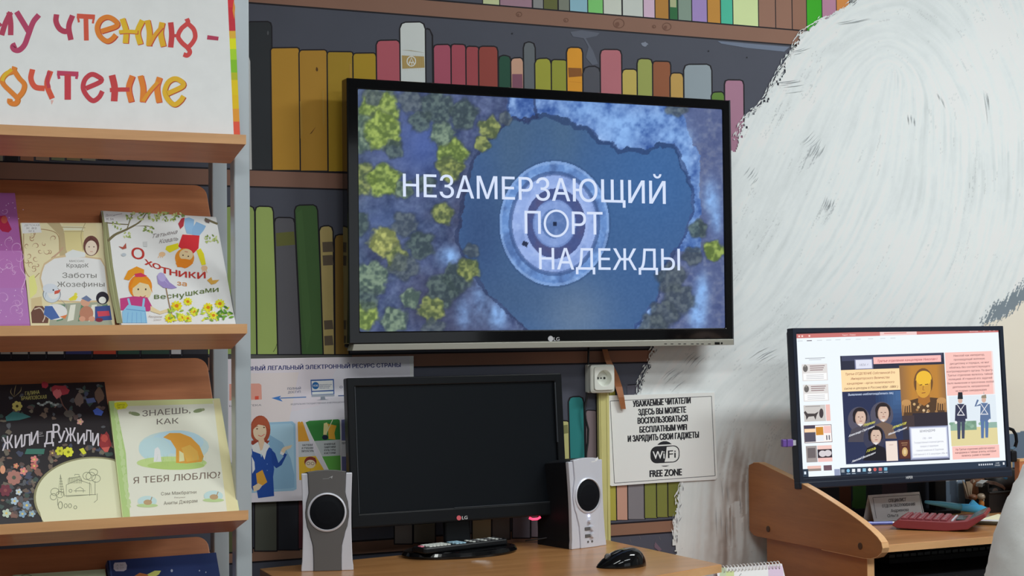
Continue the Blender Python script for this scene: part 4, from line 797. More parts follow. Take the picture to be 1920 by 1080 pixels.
def hunters(p):
    p.poly([(191,396),(404,407),(442,614),(229,617)], 'E6E9E4')
    p.poly([(191,396),(199,397),(206,450),(212,500),(222,560),(230,606),(219,606),(205,540),(196,470)], '8A8A66'); p.curve([(195,400),(202,470),(212,540),(222,600)], 2, 'A4A880', True); p.curve([(198,420),(206,490),(218,570)], 1.2, '6A6A4C', True)
    p.curve([(202,452),(216,440),(238,430),(262,416),(274,400)], [5,5,5,5,5,5,4.5,4.5,4.5,4,4,4,4,3.5,3.5,3.5,3,3,3,2.5,2.5,2,2,2,2], '70684E'); p.curve([(200,418),(222,420),(240,421)], 2, '70684E'); p.curve([(238,430),(244,412),(248,402)], 2, '70684E'); p.curve([(250,424),(276,424),(290,428)], 1.6, '70684E', True); p.curve([(408,420),(398,416),(384,410)], 4, '70684E')
    r = random.Random(3)
    for (x0, x1, y0, y1, n_) in ((206,230,402,430,14),(235,330,398,414,70),(268,288,424,436,14),(232,244,436,446,8),(384,412,440,455,20),(330,345,399,407,8)):
        for k in range(n_):
            x, y = r.uniform(x0, x1), r.uniform(y0, y1); a = r.uniform(0, 180); p.ell(x, y, 2.9, 1.5, r.choice(['A4B06C','8EA05C','BCC488','76884E']), rot=a, n=7)
    p.poly([(193,397),(228,399),(232,414),(196,417)], 'DAD4DC'); p.text('Детск', 198, 406, 215, 406, 4, '7A7078'); p.text('К 56', 200, 413, 213, 413, 4, '7A7078'); p.line([(214,404),(229,401)], 1, '9A9098')
    # upside-down boy
    p.poly([(346,410),(354,408),(364,412),(362,440),(350,438),(346,424)], '8AAED0'); p.poly([(360,430),(368,416),(386,424),(382,432),(372,444),(360,440)], '84A8CC'); p.poly([(340,410),(346,408),(344,424),(338,430),(334,420)], 'A83A44'); p.poly([(342,440),(374,442),(372,466),(362,476),(344,470),(334,462)], 'C8343C')
    p.poly([(334,456),(335,466),(318,474),(310,468),(312,462)], 'E2CA2C'); p.poly([(368,470),(376,466),(382,476),(386,496),(378,498)], 'E2CA2C'); p.ell(304,477,6,4.5,'E8B088'); p.ell(383,503,6,5,'E8B088')
    for a in (-3, 0, 3): p.line([(303+a,478),(300+a*1.4,484)], 1.4, 'E8B088'); p.line([(383+a,505),(384+a*1.4,512)], 1.4, 'E8B088')
    p.ell(346,484,18,18,'E08830'); p.ell(349,478,13,11,'EEBE96'); p.blob(344,494,16,9,'E07E28',.2); p.ell(343,479,1.3,1.3,'483028'); p.ell(353,481,1.3,1.3,'483028'); p.line([(346,472),(352,473)],1.2,'B05848')
    # big title, each letter tilted on its own
    for (t_, x, y, wd, h_, dy) in (('О',247,485,26,21,2),('х',271,496,17,14,6),('о',286,502,17,13,4),('т',300,511,20,15,4),('н',318,516,16,15,2),('и',335,519,17,15,2),('к',354,521,15,15,1),('и',370,523,17,16,-1)): p.text(t_, x, y, x+wd*.9, y+dy, h_, 'B03A34', .035)
    p.text('за', 332, 535, 350, 537, 9, 'C08040', .03); 
    for (t_, x, y, wd, h_) in (('в',289,561,11,10),('е',301,561,11,9),('с',313,560,10,9),('н',324,559,11,10),('у',336,559,11,10),('ш',348,555,14,10),('к',363,553,10,10),('а',374,551,10,8.5),('м',385,549,13,10),('и',399,548,12,10)): p.text(t_, x, y, x+wd*.88, y-.6, h_, '5E6E3C', .03)
    p.text('Татьяна', 286, 447, 333, 438, 7.5, '847C7C', 0, .35); p.text('Коваль', 298, 457, 334, 451, 7.5, '847C7C', 0, .35)
    # girl
    p.ell(263,538,22,23,'E87C22'); p.ell(266,546,18,18,'F0C29A'); p.poly([(244,540),(252,522),(266,518),(282,530),(286,550),(278,534),(262,530),(250,540)], 'EC8A28'); p.poly([(232,524),(240,508),(256,500),(270,506),(270,516),(254,514),(242,526)], 'EC8E2A'); p.poly([(252,514),(264,512),(276,518),(266,520),(254,520)], 'C23A56'); p.ell(259,543,1.5,1.8,'40302C'); p.ell(273,543,1.5,1.8,'40302C'); p.line([(262,556),(268,558),(273,555)],1.5,'B84A44')
    p.poly([(225,560),(250,556),(276,558),(285,575),(280,584),(226,582)], 'B44078'); p.poly([(229,585),(240,572),(272,576),(276,606),(230,606)], '86B6DC'); p.line([(240,560),(244,574)],4,'86B6DC'); p.line([(270,560),(268,576)],4,'86B6DC'); p.line([(236,580),(272,584)],1.4,'5C8CBC')
    for k in range(5): p.line([(240+k*8,586),(238+k*9,606)],1,'6C9CCB')
    p.poly([(282,574),(300,584),(318,578),(320,584),(300,590),(282,584)], 'F0C29A'); p.line([(311,540),(318,575),(326,604)], 1.8, '8A6A4C'); p.poly([(294,518),(300,512),(308,516),(318,530),(332,540),(322,542),(306,540),(296,532)], '9484B8'); p.curve([(296,520),(306,524),(316,534)],1,'B8ACD4',True); p.ell(303,520,7,9,'A89CC8',rot=-30)
    p.poly([(222,462),(230,464),(236,456),(237,466),(230,468)], 'A45448'); p.ell(232,478,4.5,3,'AEB6BE'); p.poly([(268,454),(276,453),(276,463),(269,463)], 'C0C0C0'); p.poly([(388,526),(396,520),(398,526),(411,525),(404,532),(396,534)], 'C89A48'); p.poly([(383,413),(394,412),(392,419),(386,417)], '70605C')
    for (x, y, rr_) in ((331,574,10),(352,566,8),(364,585,8),(390,577,9),(412,570,9),(318,597,9),(340,596,8),(400,592,8),(352,598,7)):
        for k in range(10): a = k*36; p.ell(x+rr_*.62*math.cos(math.radians(a)), y+rr_*.55*math.sin(math.radians(a)), rr_*.48, rr_*.24, r.choice(['E8D22C','F0DC4C','D8BC20']), rot=a, n=8)
        p.ell(x, y, rr_*.38, rr_*.36, 'C87A24', n=10)
    for k in range(46): x, y = r.uniform(316,434), r.uniform(578,602); p.ell(x, y, 4.2, 1.7, r.choice(['7C9C3C','A6C044','D2D444','94B03C']), rot=r.uniform(0,180), n=7)
    for k in range(14): x, y = r.uniform(408,434), r.uniform(576,598); p.ell(x, y, 5, 2, r.choice(['4E7C30','6C9A3A']), rot=r.uniform(0,180), n=7)
    p.text('Рассказы', 278, 596, 304, 596, 3.6, '9A8C84', 0, .3); p.text('Стихи', 288, 601.5, 302, 601.5, 3, '9A8C84', 0, .3)
bookobj('picture_book', [(189,395),(405,407),(441,602),(224,607)], 1, .016, 'E6E9E4', 'white picture book with red-lettered title, tree, girl and sunflowers', 'books on the upper display shelf', hunters, spinecol='6E5A40', lift=.004)
def floral(p):
    p.poly([(-12,722),(196,716),(230,972),(-12,988)], '262226'); r = random.Random(12)
    reg = [(0,60,735,790,12),(80,195,724,800,30),(0,20,790,860,8),(0,120,845,960,80),(120,226,826,852,22),(20,70,880,970,40)]
    for (x0, x1, y0, y1, n_) in reg:
        for k in range(n_):
            x, y = r.uniform(x0, x1), r.uniform(y0, y1)
            if ((x-175)/113)**2+((y-930)/76)**2 < 1: continue
            p.blob(x, y, r.uniform(2.5,7), r.uniform(2,6), r.choice(['5A4A48','6A5A50','4C4E54','3E4E4A','7A5A50','56585E','6E665A','444A60']), .4, 9, int(x*31+y))
    def fl(x, y, rr_, c, cc_='E2C06A', n_=5):
        for k in range(n_): a = 2*math.pi*k/n_; p.ell(x+rr_*.6*math.cos(a), y+rr_*.6*math.sin(a), rr_*.52, rr_*.42, c, rot=math.degrees(a), n=9)
        p.ell(x, y, rr_*.3, rr_*.3, cc_, n=8)
    p.blob(112,732,15,12,'9E3A44',.35); p.blob(108,738,7,9,'C06468',.3); p.blob(84,722,7,6,'A83A48'); p.curve([(112,744),(118,760),(126,770)],2,'6A4A44')
    fl(32,762,9,'B0A45C','3A3020',7); p.poly([(10,782),(24,772),(44,776),(58,782),(36,788),(12,790)], '3C6E6E'); p.poly([(174,770),(182,765),(194,772),(190,780),(178,778)], '4A62B8'); p.poly([(160,748),(176,746),(180,754),(164,757)], '54608C'); p.blob(130,776,10,7,'5A5450'); p.blob(148,750,8,12,'6E5E58'); p.blob(186,742,9,14,'6A5448'); fl(150,791,6,'C89A90')
    for x, y in ((20,736),(28,730),(38,734)): p.curve([(26,745),(x,y),(x+2,y-8)], 1.6, '8A7A58', True)
    for k in range(10): p.ell(72+k*4, 757+3*math.sin(k), 3, 2.2, ['9AA0A0','7C8280'][k % 2], n=7)
    fl(64,862,7,'D0807A'); fl(44,884,7,'D88880'); fl(30,874,5,'C88068'); fl(64,874,7,'C07068'); p.ell(5,881,5,8,'D89878'); p.poly([(50,842),(84,842),(82,852),(46,852)], '3E7264'); fl(112,846,8,'CCCA3C','8A8A20',6); fl(128,848,9,'D8DC3C','8A8A20',7); p.poly([(148,843),(156,840),(162,850),(156,853)], 'CCCC3C')
    p.blob(197,828,11,16,'8E3236',.25); p.blob(196,822,6,7,'B04A42'); p.poly([(190,840),(196,848),(202,848),(206,838)], 'C05A52')
    fl(26,896,13,'A8746A','52584A',8); fl(10,920,11,'6E2E3C','8A4A4A',6); fl(35,923,6,'B8C4CC'); fl(27,940,7,'A8BCCC'); fl(50,948,8,'8098B0'); fl(12,963,8,'B4C4B4'); fl(42,964,7,'7E9CB4'); fl(60,964,6,'90AAB8'); fl(98,850,6,'7A6050')
    p.poly([(80,984)]+[(176+113*math.cos(math.radians(a)), 934+77*math.sin(math.radians(a))) for a in range(150, 301, 6)]+[(229,972)], '8A8664')
    p.poly([(78,974)]+[(176+109*math.cos(math.radians(a)), 934+74*math.sin(math.radians(a))) for a in range(158, 296, 6)]+[(222,873),(229.5,971),(84,982)], 'DEE2B4')
    p.text('ГАЛИНА', 47, 742, 74, 739, 7, 'B4AC68', .01); p.text('БРАЙЛОВСКАЯ', 40, 751, 87, 748, 7, 'B4AC68', .01)
    for (t_, x, y, wd, h_, dy) in (('Ж',4,846,22,25,-6),('И',28,841,15,24,-2),('Л',42,838,16,22,-2),('И',58,835,15,24,-3),('Д',83,834,19,24,-2),('Р',99,822,14,26,-1),('У',107,831,17,22,-1),('Ж',122,829,22,26,-1),('И',145,833,15,21,1),('Л',159,828,13,22,1),('И',173,836,13,24,1)): p.text(t_, x, y, x+wd*.92, y+dy, h_, 'D2CCD6', .025)
    p.text('ДА', 73, 816, 80, 815, 5, 'A09CA0', .01); p.line([(72,819),(82,818)], 1, 'A09CA0')
    K = '7C7E66'; ln = lambda *q_: p.line(q_, .9, K)
    ln((109,927),(113,890),(121,932)); ln((113,892),(115,930)); 
    for k in range(6): ln((111+k*.3,898+k*5),(116+k*.8,898+k*5))
    ln((124,910),(146,900),(170,908),(172,928),(124,932),(124,910)); ln((128,898),(150,894),(154,904)); ln((128,898),(128,908)); ln((140,893),(140,890),(148,890),(148,896)); ln((142,924),(142,918),(150,914),(156,918),(156,924)); ln((138,921),(160,921)); ln((168,930),(168,905)); ln((178,928),(178,903))
    for k in range(8): ln((130+k*3,896),(131+k*3,907))
    for (x, y, a, b) in ((170,894,9,8),(180,898,8,7),(163,893,8,7),(175,886,8,6),(103,923,8,7),(112,928,7,6),(100,932,6,6)): p.ring(x, y, a, b, .9, K, 14)
    ln((108,935),(108,948)); ln((122,930),(180,928)); ln((182,926),(182,938),(176,943)); p.ring(113,948,4,7,1.2,K,10); p.ring(123,949,3,4,1,K,8); p.ring(131,949,3,4,1,K,8); p.ring(141,952,3,3,1,K,8); p.ring(132,921,3,3,.9,K,8)
bookobj('picture_book', [(-60,724),(196,716),(229,961),(-60,982)], 2, .014, '262226', 'black floral picture book with a pale round field and white title', 'books on the lower display shelf', floral)
def lovebook(p):
    p.poly([(204,752),(412,747),(448,960),(230,974)], 'CDD3A0'); p.poly([(216,756),(402,751),(438,958),(244,972)], 'E0E6C6'); p.poly([(400,750),(412,747),(448,958),(426,962)], 'E0CDA0')
    p.poly([(204,752),(216,752),(236,850),(244,972),(231,974),(214,830)], 'A6C07C'); r = random.Random(5)
    for k in range(12): p.blob(217+k*2.2, 770+k*16, 4, 9, 'B4C890', .4)
    p.poly([(214,753),(398,749),(400,757),(216,762)], 'D0D49A')
    p.poly([(214,756),(220,754),(236,754),(240,760),(236,766),(220,768),(215,764)], 'DADA30'); p.text('Детск', 219, 761, 234, 760.5, 3.6, '6A6A20'); p.text('М 15', 221, 766, 233, 765.5, 3.6, '6A6A20')
    G = '68605A'
    p.text('ЗНАЕШЬ,', 267, 781, 357, 774, 11, G, .012); p.text('КАК', 294, 796, 335, 794, 10.5, G, .012)
    for (x, y, s_) in ((253,776,1),(372,770,-1)): p.ell(x, y, 10, 3.6, '7E8A66', rot=12*s_, n=12); p.ell(x-9*s_, y-2, 3, 2.6, '8C9470', n=8)
    # oval meadow picture with a plain tan hillock
    p.ell(326,838,66,30,'B8CCCC'); p.ell(332,829,50,22,'AECAD8'); p.ell(290,842,30,22,'B2CCD0'); p.ell(322,868,66,12,'B6CA86'); p.ell(330,873,54,8,'A8C070')
    p.poly([(330,868),(330,842),(320,826),(306,820),(318,812),(338,812),(358,820),(374,836),(382,856),(378,866),(350,869)], 'D2963E'); p.poly([(340,840),(356,834),(370,846),(374,862),(350,866)], 'DCA850'); p.poly([(336,845),(344,850),(346,864),(336,866)], 'E6D0A0')
    p.poly([(288,866),(290,842),(296,838),(300,844),(303,866)], 'E6E8DC')
    for k in range(50): x = r.uniform(270,386); y = 866+r.uniform(-6,8); p.line([(x,y),(x+r.uniform(-2,2),y-r.uniform(4,12))], 1.1, r.choice(['8EB070','7CA060','A4C084']), True)
    p.text('Я ТЕБЯ ЛЮБЛЮ?', 250, 907, 413, 896, 12, '756459', .012)
    p.text('Сэм Макбратни', 302, 929, 368, 925.5, 6, '7C7468', .006); p.text('Рисунки', 327, 934.5, 347, 933.6, 2.6, '8C8478'); p.text('Аниты Джерам', 307, 947, 370, 942, 6.4, '7C7468', .006)
    for (x, y) in ((276,940),(400,930)): p.ell(x, y, 18, 10, 'B6CECE'); p.ell(x, y+8, 20, 3.5, 'AEC48C'); p.ell(x+1, y+2, 8, 5, 'B09470'); p.line([(x+6,y),(x+9,y-8)], 1.6, 'A08460')
bookobj('picture_book', [(204,752),(412,747),(447,948),(229,962)], 2, .018, 'C4CE98', 'pale green picture book with an oval meadow picture, beside the black floral book', 'books on the lower display shelf', lovebook, lift=.003)
def palebook(p): p.poly([(20,1080),(197,1067),(205,1130),(26,1130)], 'BCC8A8'); p.curve([(40,1079),(50,1077),(60,1080)], 1.5, '7A8A6A')
bookobj('picture_book', [(24,1078),(197,1067),(222,1260),(44,1272)], 3, .010, 'BCC8A8', 'pale green book mostly below the photo, left of the dark blue book', 'books on the bottom visible shelf', palebook)
def bluebook(p):
    p.poly([(204,1051),(405,1036),(440,1240),(232,1250)], '27345F'); p.poly([(204,1051),(207,1051),(232,1250),(228,1250)], '3A4A7A')
    p.poly([(215,1055),(235,1054),(238,1060),(237,1068),(232,1071),(217,1071),(213,1067),(213,1059)], 'B8B0BC'); p.text('А 50', 218, 1062, 231, 1061, 4, '8C8690'); p.text('Б 27', 219, 1068, 232, 1067, 4, '8C8690')
    p.poly([(252,1080),(262,1074),(276,1077),(290,1070),(302,1070),(298,1077),(286,1084),(260,1092)], 'D8CC6C'); p.poly([(252,1080),(262,1074),(276,1077),(282,1084),(262,1092)], 'B06A3C')
    for (x, y, r_1) in ((322,1070,2.2),(374,1070,1.2),(386,1073,1.1),(340,1100,1.4),(400,1110,1.4)): p.ell(x, y, r_1, r_1*1.3, '9AA0B0', n=8)
bookobj('picture_book', [(201,1051),(405,1036),(440,1240),(228,1254)], 3, .022, '27345F', 'dark blue picture book with a white sticker, bottom of the rack', 'books on the bottom visible shelf', bluebook, gain=.6, lift=.002)

# ------------------------------------------------------------ painted sign board on the top shelf
zt = ZL[0]; s0 = np.array((0, -.488, zt)); aS = math.radians(7.5); sv = np.array((0, math.sin(aS), math.cos(aS))); sn = np.array((0, -math.cos(aS), math.sin(aS)))
Ps = lambda px, py: onP(px, py, s0, sn)
sb = thing('sign_board', (.3, -.48, zt), 'white sign board with red and orange hand-painted lettering and rainbow border', 'sign')
br_ = Ps(446, 259); tr_ = Ps(439, 0); ex = tr_+(tr_-br_)*.35; x1b, x1t = br_[0], ex[0]
def sq(x, v, d=0): return s0+np.array((x,0,0))+sv*v-sn*d
hv = np.dot(ex-s0, sv)
out = [(RX0+.02, .0), (x1b-.008, .0), (x1b+.001, .007), (x1b, .03), (x1t, hv), (RX0+.02, hv)]
MB().prism(out, lambda x, v: sq(x, v), lambda x, v: sq(x, v, .006)).build('board', plain('board_white', lin((224,227,223), .66), .5), sb)
p = Print(Ps, sn, .66, 1.5e-5, 1e-4)
# rainbow border: right strip and bottom strip
rb_ = [((-95,-80),'C23A40'),((0,10),'C8323A')]
seg = [(-100,14,'C8343C'),(14,36,'BE2E38'),(36,58,'B8303C'),(58,72,'E2A23A'),(72,92,'E2CE1E'),(92,112,'9CC22E'),(112,136,'7CB02A'),(136,150,'A8A828'),(150,178,'D8B41E'),(178,204,'D2AC1E'),(204,228,'E88C34'),(228,256,'D8523E')]
L0 = lambda y: 427+ (y)*.045; R0 = lambda y: 439+y*.044
for a, b, c in seg: p.poly([(L0(a),a),(R0(a),a),(R0(b),b),(L0(b),b)], c)
p.poly([(438,0),(441,14),(439,36),(436,20)], 'E8823A')
bs_ = [(-160,0,'A8404A'),(0,68,'B04048'),(68,180,'DCCB5A'),(180,250,'7C9C6C'),(250,280,'D8BC3C'),(280,322,'DC7848'),(322,437,'B83C50'),(437,447,'D8523E')]
B0 = lambda x: 239.5+x*.0315*.43/.43*1.0+ (x*x)*0.00002; B1 = lambda x: 243.5+x*.0385
for a, b, c in bs_: p.poly([(a,B0(a)-3+a*.014),(b,B0(b)-3+b*.014),(b,B1(b)+.5),(a,B1(a)+.5)], c)
# lettering
def stroke(pts, c, w_=9.2, sh=None, n=6):
    w_ *= 1.14
    if sh: p.curve([(x+1.6, y+1.2) for x, y in pts], w_+.6, sh, n=n)
    p.curve(pts, w_, c, n=n)
RD, OR, YE, PK = 'B83A44', 'E2782C', 'E6A828', 'A83C5E'
def glyph(ss, c, sh=None, w_=9): 
    for q_ in ss: stroke(q_, c, w_, sh) if len(q_) > 2 else (p.line([(x+1.6,y+1.2) for x, y in q_], w_+.4, sh) if sh else None, p.line(q_, w_, c))
glyph([[(3,66),(10,44),(20,23)],[(17,23),(20,44),(20,66)],[(-14,22),(-6,42),(1,50)]], 'A83A54')
glyph([[(31,22),(42,40),(54,60)],[(73,28),(62,42),(53,66),(46,84),(36,94),(27,93),(24,87),(30,84)]], PK)
glyph([[(106,27),(105,40),(111,53),(121,59),(130,57)],[(136,29),(129,50),(133,75)]], 'A83850'); 
glyph([[(144,30),(178,32)],[(161,32),(162,76)]], 'C4503C'); glyph([[(146,32),(148,42)],[(176,33),(174,44)]], 'C4503C', w_=4)
glyph([[(189,59),(219,48),(212,36),(200,32),(188,38),(182,52),(187,68),(200,77),(210,73),(217,65)]], OR, 'B03C30', 8)
glyph([[(229,35),(236,58),(235,81)],[(267,38),(258,60),(263,83)]], YE, 'B84A34'); glyph([[(223,60),(240,59),(258,60)]], YE, 'B84A34', 6)
glyph([[(276,38),(280,60),(279,86)],[(304,42),(301,62),(306,87)]], 'E6A028', 'B84A34'); glyph([[(280,84),(290,66),(303,50)]], 'E6962C', 'B84A34', 6)
glyph([[(320,42),(322,65),(320,89)]], 'B83E40'); glyph([[(322,67),(334,67)]], 'B83E40', w_=6)
glyph([[(350,35),(352,43),(340,54),(334,68),(341,80),(352,90),(356,98),(351,104),(344,102)],[(352,44),(363,55),(366,69),(361,80),(352,90)]], 'C04444', w_=7.5)
p.poly([(389,66),(410,69),(409,76),(388,74)], 'A83A54')
glyph([[(27,125),(24,133),(12,138),(4,148),(6,158),(20,172),(30,182),(33,188),(28,194),(18,192),(18,185)],[(25,131),(35,146),(45,158),(42,172),(32,184)]], OR, 'B8702C', 7.5); glyph([[(22,130),(8,142),(4,152)]], YE, w_=6)
glyph([[(61,130),(58,148),(66,163),(84,166)],[(95,133),(88,158),(98,185)]], 'C8503A'); glyph([[(92,134),(89,150),(92,165)]], 'B43A48', w_=6)
glyph([[(107,137),(147,139)]], 'B03A58'); glyph([[(109,138),(111,148)],[(145,140),(143,148)]], 'B03A58', w_=5); glyph([[(127,139),(127,187)]], 'B83844', w_=12)
glyph([[(161,166),(190,152),(181,142),(170,140),(159,150),(156,166),(164,181),(175,189),(186,182),(192,171)]], 'B43A44', w_=8)
glyph([[(210,141),(215,165),(214,190)]], 'B83E40', w_=11); glyph([[(248,142),(241,165),(246,191)]], 'E07030', 'B84034', 9); glyph([[(206,169),(225,168),(243,168)]], 'B83E40', w_=7)
glyph([[(263,142),(268,165),(267,191)],[(299,145),(294,165),(298,192)]], OR, 'C0503A'); glyph([[(268,190),(280,172),(296,154)]], 'E88C2C', 'C0503A', 6)
glyph([[(313,176),(343,161),(336,150),(325,148),(314,156),(309,172),(315,187),(327,196),(338,189),(344,180)]], 'E2A42C', 'A8502C', 8)
p.line([(98,188),(97,196)], [5,.6], 'D8A49C')
p.build('lettering', m_sign, sb)
# ------------------------------------------------------------ poster, notice, socket, trunking, cable on the wall
def sheet(name, x0, x1, z0, z1, y, label, draw, gain=.68, t=.0012, mat=None, cat='poster'):
    b = MB().box(x0, x1, y, y+t, z0, z1); th_ = thing(name, ((x0+x1)/2, y, z0), label, cat)
    b.build('paper', plain('white_paper', lin((222,222,224), .72), .6), th_); p = Print(planeY(y), NY, gain, 1.2e-5, 8e-5); draw(p); p.build('print', mat or m_paper, th_); return th_
def poster(p):
    p.poly([(425,674),(775,667.5),(775,930),(425,944)], (206,202,212)); p.poly([(425,674),(640,670),(600,760),(425,800)], (208,200,208)); p.poly([(470,700),(560,698),(540,800),(470,860)], (212,200,200))
    p.poly([(768,668),(775.5,667.5),(775.5,710),(769,712)], (226,224,226))
    NB = (44,52,108)
    p.text('ГЛАВНЫЙ ЛЕГАЛЬНЫЙ ЭЛЕКТРОННЫЙ РЕСУРС СТРАНЫ', 445, 695.3, 751, 688, 7.8, NB, .055)
    p.poly([(430,720),(486,719),(490,722),(491,749),(430,751)], (226,150,136)); p.poly([(478,743),(485,742.5),(485,749),(478,749.5)], (208,80,62)); p.text('БИБЛИОТЕКА', 430, 763, 490, 761, 3.2, (96,92,104), .01)
    p.text('ПОЛНЫЙ', 539, 731, 564, 730, 4.2, (70,76,112), .03); p.text('ДОСТУП', 540, 737.5, 563.5, 736.5, 4.2, (70,76,112), .03)
    p.line([(525,746.5),(574,744.5)], 2, (84,120,170)); p.poly([(509,746.5),(527,742),(524,746),(530,753)], (62,116,184))
    p.text('О', 637, 728, 642, 727.6, 4.2, (70,76,112), .03); p.line([(634,742),(650,741.6)], 2, (84,100,140))
    p.poly([(582,712),(626,710.5),(627,741),(584,743)], (52,84,146)); p.poly([(584,714.5),(624,713),(625,731),(585,733)], (214,220,232)); p.poly([(585,735),(625,733.5),(625,738),(585,740)], (206,212,228)); p.poly([(584,740.5),(627,739),(627,743),(584,744.5)], (150,156,168))
    p.ell(591.5, 723, 6.6, 6.8, (38,98,160)); p.text('НЭБ', 587, 725, 596.5, 724.6, 3.6, (206,220,236), .03)
    for k in range(3): p.text('национальная электронная библиотека'.split()[k], 599, 722.5+k*3.2, 599+[23,20,18][k], 722+k*3.2, 2.6, (84,100,140), .01)
    p.poly([(601,744),(609,743.6),(610,748.5),(617,749.5),(593,750.5),(601,748.8)], (128,136,150)); p.text('ФЕДЕРАЛЬНАЯ ГОСУДАРСТВЕННАЯ ИНФОРМАЦИОННАЯ', 545, 759.5, 650, 755, 2.8, (110,108,124), .01)
    # blue panel and presenter
    p.poly([(480,793),(548,790),(554,795),(556,917),(550,920),(472,924),(472,793)], (142,178,202)); p.poly([(482,797),(545,794),(550,798),(552,914),(547,916),(472,920),(472,797)], (160,192,214)); p.poly([(505,815),(530,830),(545,860),(552,890),(552,914),(545,916),(500,918)], (128,166,194))
    p.ell(488, 806, 19, 27, (156,74,52)); p.poly([(472,826),(506,826),(500,834),(480,838),(470,832)], (140,60,46)); p.ell(487, 809, 12.5, 17, (228,188,160)); p.poly([(470,800),(478,786),(494,780),(504,792),(506,806),(496,798),(484,796),(474,806)], (164,82,56)); p.poly([(484,822),(494,820),(498,836),(488,850)], (222,180,152))
    p.ell(482,804,1.8,1.3,(104,72,40)); p.ell(495,801.5,1.8,1.3,(104,72,40)); p.curve([(484,816),(490,818),(496,814)],1.4,(196,96,84)); p.line([(479,800),(484,799)],1,(120,66,44)); p.line([(493,797.5),(498,798)],1,(120,66,44))
    p.poly([(472,842),(484,836),(490,858),(496,834),(510,842),(514,880),(512,894),(514,930),(484,934),(476,890)], (36,72,148)); p.poly([(472,836),(484,828),(490,852),(474,846)], (226,228,236)); p.poly([(490,850),(496,828),(506,836),(500,846),(496,862)], (226,228,236)); p.poly([(488,846),(497,838),(496,862)],(226,228,236))
    p.poly([(508,842),(516,850),(522,868),(532,856),(528,852),(530,848),(538,852),(528,872),(518,878),(510,870)], (32,66,140)); p.poly([(526,848),(528,842),(532,838),(548,834),(545,840),(536,844),(532,852)], (230,190,160)); p.poly([(526,846),(533,850),(531,854),(525,851)],(226,228,236))
    p.poly([(472,850),(478,880),(480,912),(474,920),(466,900)], (32,66,140)); p.poly([(480,888),(492,881),(501,904),(490,912),(482,906)], (206,152,58)); p.poly([(474,912),(484,906),(492,910),(486,918),(476,922)], (230,190,160)); p.poly([(472,856),(477,866),(478,880),(473,888)],(216,216,224))
    for y_ in (870,882): p.ell(501,y_,1.2,1.2,(90,120,180))
    # category tiles
    p.poly([(558,792),(561,790),(563,792),(566,790),(568,792),(580,827),(559,828)], (222,150,54)); p.poly([(559,828),(580,827),(592,855),(560,857)], (190,192,196)); p.poly([(560,857),(592,855),(619,900),(561,900)], (222,170,50))
    p.poly([(573,792),(580,789),(634,786),(637,788),(638,824),(589,827)], (58,126,62)); p.poly([(589,827),(638,824),(638,854),(602,856)], (180,186,188)); p.poly([(602,856),(638,854),(639,885),(618,884)], (92,158,72)); p.poly([(640,787),(650,786),(650,890),(641,890)], (96,98,140)); p.poly([(640,826),(650,826),(650,856),(641,856)], (200,200,206))
    p.line([(571,792),(621,892)], 1.8, (222,222,222)); p.line([(638.5,786),(640,890)], 1.6, (216,216,222))
    for k, t_ in enumerate(('НАУЧНАЯ','И УЧЕБНАЯ','ЛИТЕРАТУРА')): p.text(t_, 567-k, 836.5+k*5.7, 586+k, 836+k*5.7, 3.8, (40,42,50), .045)
    for k, t_ in enumerate(('КНИЖНЫЕ','ПАМЯТНИКИ','КУЛЬТУРЫ','И ИСТОРИИ')): p.text(t_, 608, 835+k*5.6, 629, 834+k*5.6, 3.8, (40,42,50), .045)
    p.text('ПЕРИ', 641, 833, 650, 832.6, 3.6, (40,42,50), .04)
    p.poly([(608,797),(612,794),(631,798),(629,804),(627,812),(629,824),(616,823),(615,806)], (226,158,58)); p.poly([(607,794),(613,792),(616,800),(612,816),(606,815)], (232,200,140)); p.line([(624,786),(612,812)],1.2,(228,214,180)); p.ell(609.5,820,5.6,4.8,(30,38,58))
    p.ell(582,866,11.5,10,(128,54,46)); p.ell(582,870,9.5,8,(228,194,168)); p.poly([(571,866),(582,860),(593,866),(591,858),(574,858)],(128,54,46)); p.ring(578,869,3,2.6,.8,(110,80,60),12); p.ring(586,869,3,2.6,.8,(110,80,60),12); p.line([(582,879),(581,895)],2,(200,150,60))
sheet('wall_poster', .838, 1.249, .903, 1.1985, -.014, 'pale lilac library poster with a presenter in blue suit, behind the left speaker', poster, .68, .002)
